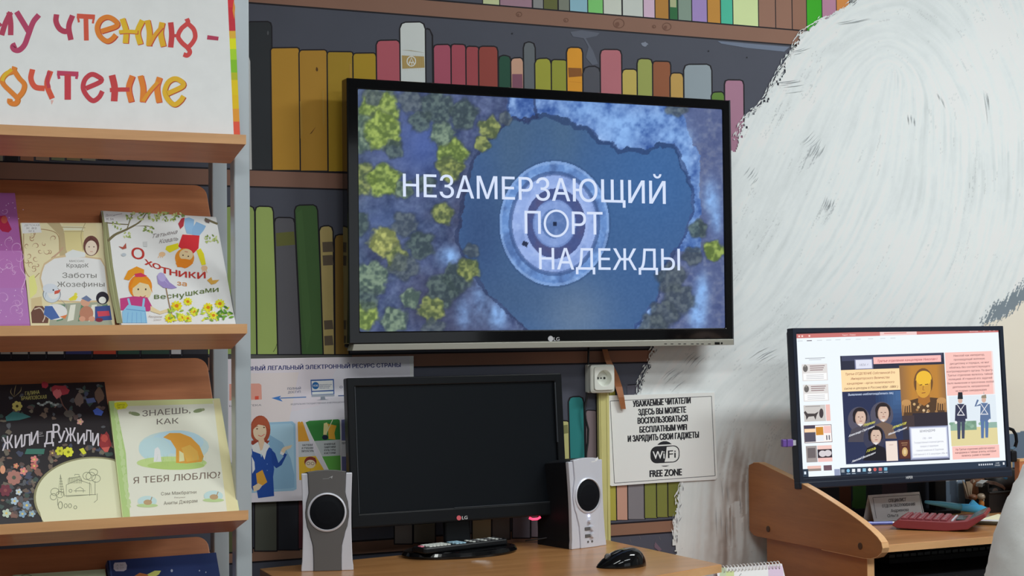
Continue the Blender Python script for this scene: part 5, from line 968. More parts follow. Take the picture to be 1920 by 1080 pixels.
def wifi(p):
    p.poly([(1139,743),(1339,736),(1345,897),(1146,911.5)], (212,212,208)); K = (40,40,44)
    for a, b in (((1144,752),(1334,743)),((1334,743),(1341,892)),((1341,892),(1152,906)),((1152,906),(1144,752))): p.line([a,b],1.1,(70,70,74))
    for t_, x0, y0, x1, y1, h_ in (('УВАЖАЕМЫЕ ЧИТАТЕЛИ',1187,763,1294.5,756,11.5),('ЗДЕСЬ ВЫ МОЖЕТЕ',1197,778.5,1286,773.5,11.5),('ВОСПОЛЬЗОВАТЬСЯ',1196,794.8,1289,789.5,11.5),('БЕСПЛАТНЫМ WIFI',1199.5,811.5,1287.5,806,11.5),('И ЗАРЯДИТЬ СВОИ ГАДЖЕТЫ',1177.5,828.5,1310,820.5,11.5)): p.text(t_, x0, y0, x1, y1, h_, K, .075)
    p.ell(1246.5, 851, 20, 24, K); p.poly([(1219,835)]+[(1275,832),(1276,872),(1219,874)], (212,212,208))
    def rr2(e, col, x0=1219.5, x1=1274, s_=0): 
        pts = rrect(x0-e, x1+e, 836-e, 868+e, 12+e, 5); p.poly([(a, b-(a-1246)*.055) for a, b in pts], col)
    rr2(0, K); pts = [(1250,838)]+[(a, b-(a-1246)*.055) for a, b in rrect(1240, 1272.3, 837.6, 866.4, 11, 5) if a > 1252]+[(1246,866),(1248,858)]
    pts.sort(key=lambda q_: math.atan2(q_[1]-851, q_[0]-1258)); p.poly(pts, (212,212,208))
    p.text('Wi', 1224, 860.5, 1246, 859.5, 15, (216,216,212), .03); p.text('Fi', 1252.5, 859, 1267, 858, 15, K, .02); p.text('FREE ZONE', 1218.5, 894.5, 1278, 891, 13, K, .075)
sheet('wifi_notice', 1.7235, 2.0125, .8945, 1.1, -.0065, 'white paper notice about free wifi taped right of the socket', wifi, .68, .0006, cat='notice')
m_cable = plain('black_cable', (.01, .01, .012), .5)
so = thing('wall_socket', (1.72, -.02, 1.13), 'white surface-mounted round wall socket below the television', 'socket')
a = onY(1108, 684, -.036); b = onY(1153.5, 736, -.036)
sxa, sxb, sza, szb = a[0], b[0], b[2], a[2]; cxs, czs = (sxa+sxb)/2+.004, (sza+szb)/2
MB().box(sxa, sxb, -.0212, -.0045, sza, szb).build('housing', m_white, so, bevel=.003, seg=3)
fx0, fx1, fz0, fz1 = sxa+.006, sxb-.003, sza+.006, szb-.004
sg_ = lambda v, e: math.copysign(abs(v)**e, v)
def sup(x0_, x1_, z0_, z1_, e=.2): return [((x0_+x1_)/2+(x1_-x0_)/2*sg_(math.cos(2*math.pi*k/64), e), (z0_+z1_)/2+(z1_-z0_)/2*sg_(math.sin(2*math.pi*k/64), e)) for k in range(64)]
def cirp(r_): return [(cxs+r_*math.cos(2*math.pi*k/64), czs+r_*math.sin(2*math.pi*k/64)) for k in range(64)]
cxs, czs = (fx0+fx1)/2, (fz0+fz1)/2
rings = [(sup(sxa, sxb, sza, szb), -.0205), (sup(sxa, sxb, sza, szb), -.033), (sup(sxa+.003, sxb-.002, sza+.003, szb-.002), -.0355), (sup(fx0, fx1, fz0, fz1), -.0355), (sup(fx0+.001, fx1-.001, fz0+.001, fz1-.001), -.040), (cirp(.0188), -.040), (cirp(.0178), -.0385), (cirp(.0170), -.0225)]
V = [(x_, y_, z_) for P__, y_ in rings for x_, z_ in P__]; Fc = [(k*64+i, k*64+(i+1) % 64, (k+1)*64+(i+1) % 64, (k+1)*64+i) for k in range(len(rings)-1) for i in range(64)]+[tuple(range((len(rings)-1)*64, len(rings)*64))]
MB().add(V, Fc).build('face_plate', m_white, so)
hole = plain('socket_hole', (.01,.01,.01), .6)
for dx_, r_1 in ((-.0085,.0026),(0,.0016),(.0085,.0026)): MB().lathe([(r_1,0),(r_1,.0014)], (cxs+dx_, -.0226, czs), 14, ((1,0,0),(0,0,1),(0,-1,0))).build('pin_hole', hole, so)
tk = thing('cable_trunking', (1.70, -.01, .79), 'yellowish cable trunking running down from the wall socket', 'trunking')
m_trunk = plain('yellowed_plastic', lin((176,170,112), .62), .5, noise=.12, scale=14)
a = onY(1121, 740, -.012)[0]; b = onY(1141, 740, -.012)[0]
MB().box(a, b, -.016, -.0045, .30, sza+.004).build('channel', m_trunk, tk, bevel=.002); MB().box(a+.004, a+.0055, -.0172, -.015, .30, sza+.002).box(b-.008, b-.0065, -.0172, -.015, .30, sza+.002).build('lid_rib', m_trunk, tk)
cb = [onY(x_, y_, -.012) for x_, y_ in ((1104,640),(1103,670),(1103,720),(1100,745),(1096,765),(1098,785),(1103,805),(1102,830),(1099,850),(1098,880),(1100,920),(1102,1000))]
tag(MB().tube(cb, .0025, 8).build('power_cable', m_cable, smooth=True), 'thin black cable hanging down the wall left of the white socket', 'cable')
cb2 = [onZ(745, 1036, .79), onY(800, 1010, -.16), onY(880, 985, -.1), onY(960, 972, -.08)]
# brown strap
stp = [(1134,655,10),(1140,676,11),(1147,690,12),(1154,705,12),(1160,725,13),(1165,745,11),(1169,767,9)]
V = []; 
for x_, y_, w_ in stp:
    for e_ in (-.5, .5):
        for dy in (-.012, -.0145): V.append(tuple(onY(x_+e_*w_, y_, dy+(.0035*math.sin(y_*.09)))))
Fc = []
for i in range(len(stp)-1):
    o_ = i*4; Fc += [(o_+1,o_+3,o_+7,o_+5),(o_,o_+4,o_+6,o_+2),(o_,o_+1,o_+5,o_+4),(o_+2,o_+6,o_+7,o_+3)]
Fc += [(0,2,3,1), (len(V)-4, len(V)-3, len(V)-1, len(V)-2)]
tag(mk('strap', V, Fc, plain('brown_tape', lin((134,84,52), .6), .4, noise=.2, scale=60, bump=.3)), 'brown tape strip hanging from the television over the wifi notice', 'tape strip')

# ------------------------------------------------------------ left desk
dz = .785
ld = thing('computer_desk', (1.28, -.35, 0), 'light wooden desk under the television holding the switched-off monitor', 'desk')
def dpt(x_, y_): q_ = onZ(x_, y_, dz); return (q_[0], q_[1])
top = [dpt(487,1066), dpt(750,1041), dpt(965,1017), (1.668, -.045), dpt(1352,1058), dpt(1226,1080), (1.30,-.655), (1.05,-.70), (.84,-.71)]
MB().prism(top, lambda x_, y_: (x_, y_, dz-.0155), lambda x_, y_: (x_, y_, dz)).build('tabletop', m_deskwood, ld, bevel=.0012)
# light edge band along the visible front and side
eb = MB(); e_ = top[3:9]
for i in range(len(e_)-1):
    (xa, ya), (xb, yb) = e_[i], e_[i+1]; t_ = np.array((xb-xa, yb-ya)); t_ /= np.linalg.norm(t_); n_e = np.array((-t_[1], t_[0])); 
    if np.dot(n_e, np.array((xa, ya))-np.array((1.25,-.3))) < 0: n_e = -n_e
    q_ = [(xa+n_e[0]*d_, ya+n_e[1]*d_) for d_ in (-.0005, .0012)]; r_2 = [(xb+n_e[0]*d_, yb+n_e[1]*d_) for d_ in (-.0005, .0012)]
    eb.add([(q_[0][0],q_[0][1],dz-.0158),(q_[1][0],q_[1][1],dz-.0158),(r_2[1][0],r_2[1][1],dz-.0158),(r_2[0][0],r_2[0][1],dz-.0158),(q_[0][0],q_[0][1],dz-.0012),(q_[1][0],q_[1][1],dz-.0012),(r_2[1][0],r_2[1][1],dz-.0012),(r_2[0][0],r_2[0][1],dz-.0012)],
           [(0,3,2,1),(4,5,6,7),(0,1,5,4),(1,2,6,5),(2,3,7,6),(3,0,4,7)])
eb.build('edge_band', m_edge, ld)
for x_ in (.90, 1.625): MB().box(x_-.008, x_+.008, -.50, -.10, 0, dz-.0155).build('side_panel', m_deskwood, ld)
MB().box(.908, 1.617, -.135, -.12, .35, dz-.0155).build('modesty_panel', m_deskwood, ld)
# ------------------------------------------------------------ speakers
m_spkface = m_spkgrey
def speaker(base, yaw, label, body_mat, hgt=.190, knobs=False, tilt=.05, w=.100):
    t = thing('desktop_speaker', base, label, 'speaker', 'pair of desktop speakers')
    T = frame(base, yaw, tilt)
    def hw(v, wd=w): return wd/2*(1-.055*math.sin(math.pi*min(max(v, 0), 1)*.95+.05)+(.02 if v < .1 else 0))
    n = 12; prof = [i/n for i in range(n+1)]
    L_ = [(-hw(v), v*hgt) for v in prof]; R_ = [(hw(v), v*hgt) for v in prof]
    ct = [(x_*w, hgt+.0065*(1-(2*x_)**2)) for x_ in (.38,.2,0,-.2,-.38)]
    out = [(x_, z_+.002) for x_, z_ in L_[::-1]]; out = L_[:1]+R_[:1] and (R_+[(x_, z_) for x_, z_ in ct]+L_[::-1])
    MB(T).prism(out, lambda x_, z_: (x_, .004, z_), lambda x_, z_: (x_*.86, .115 if knobs else .09, z_*.97)).build('cabinet', body_mat, t, bevel=.002)
    # silver wings
    cen = lambda v: (.36+.10*math.cos((v-.58)*math.pi*3.2)*(1 if .22 < v < .92 else .1)) if False else None
    def cw(v):   # half width of the centre panel, widest round the driver
        k = [(0,.27),(.12,.27),(.25,.28),(.36,.33),(.48,.40),(.58,.425),(.68,.405),(.80,.355),(.9,.365),(1.02,.375)]
        for (a_, b_), (c_, d_) in zip(k, k[1:]):
            if v <= c_: s_ = (v-a_)/(c_-a_); s_ = s_*s_*(3-2*s_); return (b_+(d_-b_)*s_)*w
        return k[-1][1]*w
    vs = [i/20 for i in range(21)]
    for sg in (-1, 1):
        o2 = [(sg*cw(v), v*hgt) for v in vs]+[(sg*hw(v), v*hgt) for v in vs[::-1]]
        MB(T).prism(o2, lambda x_, z_: (x_, -.004, z_), lambda x_, z_: (x_, .006, z_)).build('side_trim', m_silver, t, bevel=.0015)
    o3 = [(cw(v)-.0006, v*hgt) for v in vs]+[(x_, z_) for x_, z_ in ct]+[(-cw(v)+.0006, v*hgt) for v in vs[::-1]]
    MB(T).prism(o3, lambda x_, z_: (x_, -.0065, z_), lambda x_, z_: (x_, .005, z_)).build('front_panel', m_silver if knobs else m_spkgrey, t, bevel=.0012)
    ax = tuple(np.array(T(q_))-np.array(T((0,0,0))) for q_ in ((1,0,0),(0,0,1),(0,-1,0))); dr = np.array(T((0,-.0065,hgt*.60)))
    R = w*.375
    MB().lathe([(R, -.001), (R+.0005, .002), (R-.0025, .0035), (R-.0035, .0015), (R-.0035, -.001)], dr, 48, ax).build('driver_ring', m_silver, t, smooth=False)
    g_ = MB().lathe([(R-.0035, -.001), (R-.0036, .001), (R*.6, .0032), (R*.2, .0042), (.0008, .0044)], dr, 40, ax).build('driver_grille', m_cloth, t)
    if knobs:
        for z_, r_1, x_ in ((.056,.0046,0.),(.0405,.0056,.006),(.0255,.0056,.006)):
            c_ = np.array(T((x_, -.0065, z_))); MB().lathe([(r_1, 0), (r_1, .004), (r_1*.8, .006), (.0006, .006)], c_, 20, ax).build('knob', m_silver, t)
            if x_: MB(T).box(-.014, x_-.002, -.0085, -.0065, z_-.0035, z_+.0035).build('knob_groove', m_spkgrey, t, bevel=.001)
        MB().lathe([(.0022, 0), (.0022, .0012), (.0006, .0015)], np.array(T((0, -.0065, .0675))), 14, ax).build('power_led', plain('blue_led', (.3,.35,.9), .3, emit=(.6,.66,1), es=6), t, labl='glowing blue-white indicator')
        for x_ in (-.006, .006): MB().lathe([(.0024, 0), (.0024, .001), (.0006, .0011)], np.array(T((x_, -.0065, .0125))), 14, ax).build('audio_jack', m_spkgrey, t)
    Pp, nn = pln(T, -.0068); return t, Pp, nn
bL = onZ(614, 1070, dz)
spk, Pp, nn = speaker((bL[0], bL[1], dz), -math.radians(18), 'grey and silver speaker left of the switched-off monitor', m_blackmat)
def at(T_, x_, z_): pass
p = Print(Pp, nn, .8, 1e-5, 5e-5); p.poly([(616,896),(624,892),(622,898),(621,895)], (170,170,172)); p.line([(605,898),(617,897)], 1, (136,136,138)); p.build('logo', m_paper, spk)
bR = onZ(1102, 1026, dz)
spk2, Pp, nn = speaker((bR[0], bR[1]-.002, dz), math.radians(16), 'silver speaker with knobs, between the left monitor and the wifi notice', m_blackmat, .185, True, .05)
p = Print(Pp, nn, .8, 1e-5, 5e-5); p.poly([(1115,863),(1121,856),(1121,862),(1118,865)], (250,250,250)); p.line([(1109,866),(1116,865)], 1.6, (244,244,246)); p.build('logo', m_paper, spk2)

# ------------------------------------------------------------ remote control on the monitor foot
ra_, rb_2 = onZ(766, 1033, .806), onZ(958, 1011, .806); yaw = math.atan2(rb_2[1]-ra_[1], rb_2[0]-ra_[0]); rl = np.linalg.norm(rb_2-ra_)
rl = min(rl, .22); rc_ = (ra_+rb_2)/2; TR_ = frame((rc_[0], rc_[1], .7995), yaw, 0)
rm = thing('remote_control', (rc_[0], rc_[1], .7995), 'long black remote control lying on the foot of the switched-off monitor', 'remote control')
MB(TR_).prism([(-rl/2,-.020),(-rl/2+.006,-.024),(rl/2-.006,-.022),(rl/2,-.018),(rl/2,.018),(rl/2-.006,.022),(-rl/2+.006,.024),(-rl/2,.020)], lambda x_, y_: (x_, y_, 0), lambda x_, y_: (x_, y_*.92, .012)).build('case', m_black, rm, bevel=.003)
mk_w = plain('pale_key', lin((216,220,214), .75), .5); mk_b = plain('pale_blue_key', lin((160,196,214), .75), .5); mk_p = plain('pink_key', lin((222,120,140), .75), .5); mk_g = plain('grey_key', lin((96,96,98), .75), .5)
MB(TR_).box(-rl/2+.004, -rl/2+.012, -.006, .006, .0115, .0140).build('key', mk_p, rm, bevel=.001)
for i in range(9):
    for j in range(3):
        x_ = -rl/2+.018+i*.0092 if i < 6 else -rl/2+.030+i*.0092; c_ = mk_w if i < 6 else (mk_b if i < 9 else mk_g)
        MB(TR_).box(x_, x_+.007, -.017+j*.012, -.008+j*.012, .0115, .0140).build('key', c_, rm)
for i in range(8):
    for j in range(3): MB(TR_).box(.02+i*.010, .0265+i*.010, -.016+j*.012, -.009+j*.012, .0115, .0132).build('key', mk_g if i % 3 else mk_w, rm)
# ------------------------------------------------------------ mouse
mc = onZ(1165, 1062, dz); TMs = frame((mc[0], mc[1], dz), math.radians(-6), 0)
ms = thing('computer_mouse', (mc[0], mc[1], dz), 'glossy black computer mouse near the right corner of the left desk', 'mouse')
V = []; nu, nv = 22, 10; Ls, Ws, Hs = .052, .030, .033
for i in range(nv+1):
    ph = math.pi/2*i/nv
    for k in range(nu):
        a = 2*math.pi*k/nu; x_ = Ls*math.copysign(abs(math.cos(a))**.85, math.cos(a))*math.cos(ph)**.55; y_ = Ws*math.sin(a)*math.cos(ph)**.6*(1-.12*math.cos(2*a)); z_ = Hs*math.sin(ph)*(1.0+.42*(x_/Ls)-.35*(x_/Ls)**2)
        V.append((x_, y_, z_))
Fc = [(i*nu+k, i*nu+(k+1) % nu, (i+1)*nu+(k+1) % nu, (i+1)*nu+k) for i in range(nv) for k in range(nu)]+[tuple(range(nu-1,-1,-1))]
MB(TMs).add(V, Fc).build('body', m_gloss, ms, smooth=True)
MB(TMs).tube([(-.050,0,.0055),(-.040,0,.0155),(-.028,0,.0225),(-.014,0,.0285),(0,0,.0322)], .0011, 6).build('button_seam', m_blackmat, ms)
MB(TMs).lathe([(.006,-.003),(.0072,-.002),(.0072,.002),(.006,.003)], (-.028,0,.0195), 18, ((1,0,0),(0,0,1),(0,1,0))).build('scroll_wheel', m_spkgrey, ms)
MB(TMs).tube([(-.02,-.0245,.014),(-.005,-.0275,.0165),(.012,-.0272,.018)], .0022, 8).build('side_button', m_blackmat, ms)

# ------------------------------------------------------------ right desk
rd_ = thing('office_desk', (2.6, -.25, 0), 'light wooden desk at right with a raised curved side panel', 'desk')
DX = 2.1
def yz(x_, y_): q_ = onX(x_, y_, DX); return (min(q_[1], -.012), q_[2])
prof = [yz(*q_) for q_ in ((1399,893),(1400,880),(1404,872),(1412,868),(1422,868),(1434,873),(1450,881),(1475,893),(1500,906),(1530,923),(1560,942),(1590,962),(1612,978),(1632,995),(1645,1008),(1652,1018),(1654,1028),(1652,1036),(1644,1044),(1632,1047),(1620,1046.5),(1540,1030),(1420,1006),(1412,1003),(1404,994),(1401,984))]
MB().prism(prof, lambda y_, z_: (DX, y_, z_), lambda y_, z_: (DX+.018, y_, z_)).build('side_panel', m_panel, rd_, bevel=.001)
eb = MB(); ns = len(prof)
for i in range(3, 21):
    (ya, za), (yb, zb) = prof[i], prof[i+1]; t_ = np.array((yb-ya, zb-za)); t_ /= np.linalg.norm(t_)+1e-9; nn_ = np.array((t_[1], -t_[0])); c_ = np.array((-.28,.84))
    if np.dot(nn_, np.array((ya,za))-c_) < 0: nn_ = -nn_
    eb.add([(DX+.0004,ya,za),(DX+.0176,ya,za),(DX+.0176,yb,zb),(DX+.0004,yb,zb)]+[(X__,y_+nn_[0]*.0012,z_+nn_[1]*.0012) for X__,y_,z_ in ((DX+.0004,ya,za),(DX+.0176,ya,za),(DX+.0176,yb,zb),(DX+.0004,yb,zb))], [(0,3,2,1),(4,5,6,7),(0,1,5,4),(1,2,6,5),(2,3,7,6),(3,0,4,7)])
eb.build('edge_band', m_edge, rd_)
cap = plain('brown_screw_cap', lin((62,40,26), .6), .5)
for x_, y_ in ((1440,992),(1612.5,1024)): q_ = onX(x_, y_, DX-.001); MB().lathe([(.0072,0),(.0072,.0014),(.0058,.002),(.0005,.002)], q_+np.array((.001,0,0)), 18, ((0,1,0),(0,0,1),(-1,0,0))).build('screw_cap', cap, rd_)
MB().box(DX+.018, 3.55, -.462, -.022, dz-.0165, dz).build('tabletop', m_deskwood, rd_, bevel=.0012)
MB().box(DX+.018, 3.55, -.4635, -.462, dz-.016, dz-.0008).build('edge_band', m_edge, rd_)
lb0 = onX(1418, 1040, DX+.012); lb1 = onX(1610, 1060, DX+.012)
MB().box(DX+.012, DX+.030, -.448, -.068, 0, .778).build('lower_panel', m_panel, rd_); MB().box(DX+.012, DX+.030, -.4495, -.448, 0, .775).build('edge_band', m_edge, rd_)
MB().box(3.53, 3.548, -.45, -.02, 0, dz-.0165).build('lower_panel', m_deskwood, rd_)
MB().box(DX+.03, 3.53, -.455, -.06, .698, .708).build('keyboard_tray', m_blackmat, rd_); MB().box(DX+.03, 3.53, -.07, -.06, .40, .698).build('back_panel', m_blackmat, rd_)
# raised wooden hutch panel at the right edge of the photo
hp = onY(1906, 862, -.16)
hu = thing('hutch_panel', (hp[0]+.12, -.1, dz), 'raised brown wooden panel at the right edge behind the person', 'panel')
MB().box(hp[0], hp[0]+.45, -.17, -.152, dz, hp[2]-.004).build('board', m_shelf, hu, bevel=.001); MB().box(hp[0], hp[0]+.45, -.171, -.151, hp[2]-.004, hp[2]+.002).build('edge_band', m_edge, hu)
# keyboard on tray
kz = .709; ka = onZ(1800, 1068, kz); TK = frame((2.52, -.205, kz), 0, 0)
kb = thing('keyboard', (2.52, -.205, kz), 'black keyboard on the tray under the right desk', 'keyboard')
MB(TK).box(-.22, .22, -.075, .075, 0, .014).build('case', m_blackmat, kb, bevel=.002)
m_key = plain('black_key', (.03,.033,.036), .35); m_leg = plain('key_legend', (.45,.47,.5), .5)
kme = MB().box(-.0082,.0082,-.0075,.0075,0,.0075); km = bpy.data.meshes.new('key'); km.from_pydata(kme.V, [], kme.F); km.materials.append(m_key)
lm_ = MB().box(-.004,-.0005,.0005,.0042,.0075,.0078); lm2 = bpy.data.meshes.new('legend'); lm2.from_pydata(lm_.V, [], lm_.F); lm2.materials.append(m_leg)
L0_ = wl[kb]
for r_1 in range(6):
    for c_ in range(21):
        if c_ in (15,) : continue
        q_ = np.array(TK((-.205+c_*.0202+(r_1 % 2)*.002, -.060+r_1*.0225, .0135)))-L0_
        o = bpy.data.objects.new('key', km); COL.objects.link(o); o.parent = kb; o.location = tuple(q_)
        if (r_1+c_) % 2 == 0 or r_1 > 3: o2 = bpy.data.objects.new('legend', lm2); COL.objects.link(o2); o2.parent = o
# ------------------------------------------------------------ name card
nc = thing('name_card', (2.46, -.1, dz), 'white folded name card with black lettering, behind the red calculator', 'name card')
c0, c1 = onZ(1639, 979, dz+.0005), onZ(1735, 971.5, dz+.0005); 
yaw = math.atan2(c1[1]-c0[1], c1[0]-c0[0]); wdc = np.linalg.norm(c1-c0); mid_ = (c0+c1)/2
TC = frame((mid_[0], mid_[1], dz+.0005), yaw, 0); hc, dc = .062, .038
def foldq(y0, z0, y1, z1, t_=.0005): return [(-wdc/2,y0,z0),(wdc/2,y0,z0),(wdc/2,y1,z1),(-wdc/2,y1,z1),(-wdc/2,y0+t_,z0),(wdc/2,y0+t_,z0),(wdc/2,y1+t_,z1),(-wdc/2,y1+t_,z1)]
B8 = [(0,1,2,3),(7,6,5,4),(0,4,5,1),(1,5,6,2),(2,6,7,3),(3,7,4,0)]
m_card = plain('white_card', (.86,.88,.93), .5)
MB(TC).add(foldq(0,0,.02,hc), B8).build('front_face', m_card, nc); MB(TC).add(foldq(.0405,0,.0205,hc), B8).build('rear_face', m_card, nc)
nC = np.array(TC((0,-hc,.02)))-np.array(TC((0,0,0))); nC /= np.linalg.norm(nC); oC = np.array(TC((0,0,0))); PC_ = lambda px, py: onP(px, py, oC, nC)
p = Print(PC_, nC, .7, 1e-5, 8e-5); K = (64,66,74)
p.line([(1636.5,933),(1724,927.5)], .9, (90,94,104)); p.line([(1636.5,933),(1643,972)], .9, (90,94,104)); p.line([(1724,927.5),(1731,966)], .9, (90,94,104))
p.text('СПЕЦИАЛИСТ', 1666, 942, 1698.5, 939.5, 6.4, K, .04); p.text('ОТДЕЛА ОБСЛУЖИВАНИЯ', 1654, 951.6, 1715.5, 948, 5.6, K, .04); p.text('Андриянова', 1670.5, 960.5, 1703.5, 958.2, 5.8, K, .03); p.text('Ольга', 1664, 970, 1684, 968.5, 5.8, K, .03); p.build('lettering', m_paper, nc)
# ------------------------------------------------------------ calculator
ca, cb_, = onZ(1672, 990, dz+.004), onZ(1790, 994, dz+.004)
cd = onZ(1668, 976, dz+.012)
calc = thing('calculator', (2.45, -.25, dz), 'dark red desk calculator with raised display, lying in front of the name card', 'calculator')
v1 = np.array((cb_[0]-ca[0], cb_[1]-ca[1])); yaw = math.atan2(v1[1], v1[0]); TCa = frame((ca[0], ca[1], dz), yaw, 0)
lc_ = np.linalg.norm(v1)*1.0
m_red2 = plain('dark_red_plastic', lin((116,44,50), .66), .4, 0, .04, 60); m_red3 = plain('dark_red_key', lin((122,60,66), .66), .45); m_lcd = plain('lcd_glass', lin((110,122,120), .7), .15); m_grn = plain('dark_glass', lin((30,40,38), .7), .15)
# side profile: x along, z up ; keys slope, display wing tilts up
pf = [(0.0,.010),(.012,.004),(.118,.001),(.165,.006),(.205,.036),(.202,.044),(.165,.026),(.128,.022),(.016,.024),(.004,.016)]
kx = lc_/.118*.86; pf = [(x_*kx, z_) for x_, z_ in pf]; Wc = .135
MB(TCa).prism(pf, lambda x_, z_: (x_, 0, z_), lambda x_, z_: (x_, Wc, z_)).build('case', m_red2, calc, bevel=.002)
for i in range(6):
    for j in range(5):
        x0_ = (.020+i*.0172)*kx; y0_ = .008+j*.0245; z0_ = .024-.0012*i/6*kx*0+(.024-.0235)*0
        zz = .0235-(.0020)*(x0_/(.128*kx))
        MB(TCa).box(x0_, x0_+.0135*kx, y0_, y0_+.019, zz, zz+.0052).build('key', m_red3, calc, bevel=.0015, seg=1)
        MB(TCa).box(x0_+.004*kx, x0_+.009*kx, y0_+.007, y0_+.012, zz+.0052, zz+.0055).build('key_mark', m_leg, calc)
MB(TCa).box(.129*kx, .133*kx, .01, Wc-.01, .0222, .0245).build('silver_strip', m_silver, calc); MB(TCa).box(.138*kx, .158*kx, .02, Wc-.03, .0235, .0262).build('solar_cell', m_grn, calc)
a0 = np.array((.170*kx, .0285)); a1 = np.array((.199*kx, .0432)); dn = np.array((-(a1-a0)[1], (a1-a0)[0])); dn /= np.linalg.norm(dn)
MB(TCa).prism([tuple(a0), tuple(a1), tuple(a1+dn*.0018), tuple(a0+dn*.0018)], lambda x_, z_: (x_, .012, z_), lambda x_, z_: (x_, Wc-.012, z_)).build('display', m_lcd, calc)
# ------------------------------------------------------------ pens, notes, clutter
def rod(name, pa, pb, r, mat, label, cat, parts, n=12):
    t = thing(name, (pa+pb)/2-np.array((0,0,r)), label, cat); d = pb-pa
    for nm, t0, t1, r0, r1_, m_ in parts: MB().tube([pa+d*t0, pa+d*t1], [r0, r1_], n).build(nm, m_, t, smooth=False)
    return t
m_bluepen = plain('blue_pen_plastic', lin((78,88,160), .65), .3); m_sky = plain('sky_blue_plastic', lin((66,158,204), .68), .35, 0, .04, 30); m_sky2 = plain('pale_teal_blue_plastic', lin((72,136,160), .65), .35)
m_dk = plain('dark_pencil', lin((60,54,40), .7), .35)
za_ = dz+.0045
rod('ballpoint_pen', onZ(1612, 982, za_), onZ(1688, 980, za_), .0045, None, 'blue ballpoint pen poking out left of the red calculator', 'pen', [('barrel',0,.8,.0042,.0042,m_bluepen),('tip',.8,1,.0038,.001,m_silver),('cap',.0,.3,.005,.005,m_bluepen)])
# dolphin-shaped pen
ya_ = -.125
sp_ = [(1735,941,.0035),(1745,942.5,.005),(1765,945,.0068),(1788,949,.0082),(1800,951,.0088),(1820,953,.0105),(1838,955,.0112),(1850,959,.0095),(1853,961,.0045)]
dp = thing('novelty_pen', onY(1800, 960, ya_), 'sky blue fish-shaped novelty pen leaning above the red calculator', 'pen')
pts = [onY(a_, b_, ya_) for a_, b_, c_ in sp_]
MB().tube(pts[:5], [c_ for *_, c_ in sp_[:5]], 14).build('barrel', m_sky2, dp, smooth=True); MB().tube(pts[4:], [c_ for *_, c_ in sp_[4:]], 14).build('head', m_sky, dp, smooth=True)
f0 = [onY(a_, b_, ya_) for a_, b_ in ((1818,945),(1836,948),(1824,937))]
V = [tuple(q_+np.array((0,d_,0))) for d_ in (-.003,.003) for q_ in f0]; mk('fin', V, [(0,1,2),(5,4,3),(0,3,4,1),(1,4,5,2),(2,5,3,0)], m_sky, dp)
def lying(name, xa, ya, xb, yb, z_, r, mats, label, cat='pencil'):
    return rod(name, onZ(xa, ya, z_), onZ(xb, yb, z_), r, None, label, cat, mats)
lying('pencil', 1815, 979.5, 1884, 982, dz+.0045, .0045, [('shaft',0,.9,.0045,.0045,m_dk),('tip',.9,1,.004,.001,m_edge)], 'dark pencil lying right of the red calculator')
lying('metal_pen', 1812, 975.5, 1872, 977, dz+.0045, .003, [('shaft',0,1,.003,.003,m_silver)], 'thin silver pen lying behind the dark pencil', 'pen')
q4 = [onZ(a_, b_, dz+.0012) for a_, b_ in ((1838,975),(1872,965),(1898,972),(1900,982),(1880,984))]
q4 = [q_+np.array((0,0,0)) for q_ in q4]; V = [tuple(q_) for q_ in q4]+[tuple(q_+np.array((0,0,.002))) for q_ in q4]
tag(mk('paper_note', V, [(4,3,2,1,0),(5,6,7,8,9)]+[(i,(i+1)%5,5+(i+1)%5,5+i) for i in range(5)], plain('cream_paper', lin((214,208,176), .7), .7)), 'cream paper note lying beside the dark pencil', 'paper')
# black organiser tray
m_mesh = plain('black_mesh', (.006,.006,.007), .45)
og = thing('desk_organiser', (2.78, -.1, dz), 'black desk organiser tray behind the cream note', 'organiser')
a = onZ(1845, 958, dz)[0]; ox0, ox1, oy0, oy1 = 2.735, 2.95, -.118, -.03
MB().box(ox0, ox1, oy0, oy1, dz, dz+.006).build('base', m_mesh, og); MB().box(ox0, ox1, oy0, oy0+.004, dz+.006, dz+.05).box(ox0, ox1, oy1-.004, oy1, dz+.006, dz+.10).build('wall_panel', m_mesh, og)
for a_ in (ox0, ox1-.004): MB().box(a_, a_+.004, oy0+.004, oy1-.004, dz+.006, dz+.075).build('side_wall', m_mesh, og)
MB().box(ox0+.10, ox0+.104, oy0+.004, oy1-.004, dz+.006, dz+.06).build('divider', m_mesh, og)
MB().tube([(ox0,oy0,dz+.05),(ox1,oy0,dz+.05)], .003, 8).build('rim_wire', m_mesh, og)
# punch / clip, brown toy and biscuit tin-like items
hpn = onY(1856, 915, -.09)
pu = thing('hole_punch', hpn-np.array((0,0,.05)), 'silver metal hole punch standing in the black organiser', 'hole punch')
m_met = plain('brushed_metal', lin((160,160,160), .8), .25, .9, .05, 40)
pts = [onY(a_, b_, -.09) for a_, b_ in ((1836,906),(1846,900),(1860,902),(1874,908),(1879,914),(1876,926),(1868,934))]
V = []
for q_ in pts: V += [tuple(q_+np.array((0,-.012,0))), tuple(q_+np.array((0,.012,0))), tuple(q_+np.array((-.002,.012,-.009))), tuple(q_+np.array((-.002,-.012,-.009)))]
Fc = [(i*4+k, i*4+(k+1) % 4, (i+1)*4+(k+1) % 4, (i+1)*4+k) for i in range(len(pts)-1) for k in range(4)]+[(3,2,1,0), tuple(range(len(V)-4, len(V)))]
mk('handle', V, Fc, m_met, pu, bevel=.001)
q_ = onY(1862, 922, -.1); MB().lathe([(.010,-.008),(.010,.008)], q_, 20, ((1,0,0),(0,0,1),(0,1,0))).build('spring_barrel', m_met, pu); MB().tube([onY(1852,912,-.1), onY(1846,930,-.1), onY(1842,948,-.095)], .003, 8).build('lever', m_met, pu)
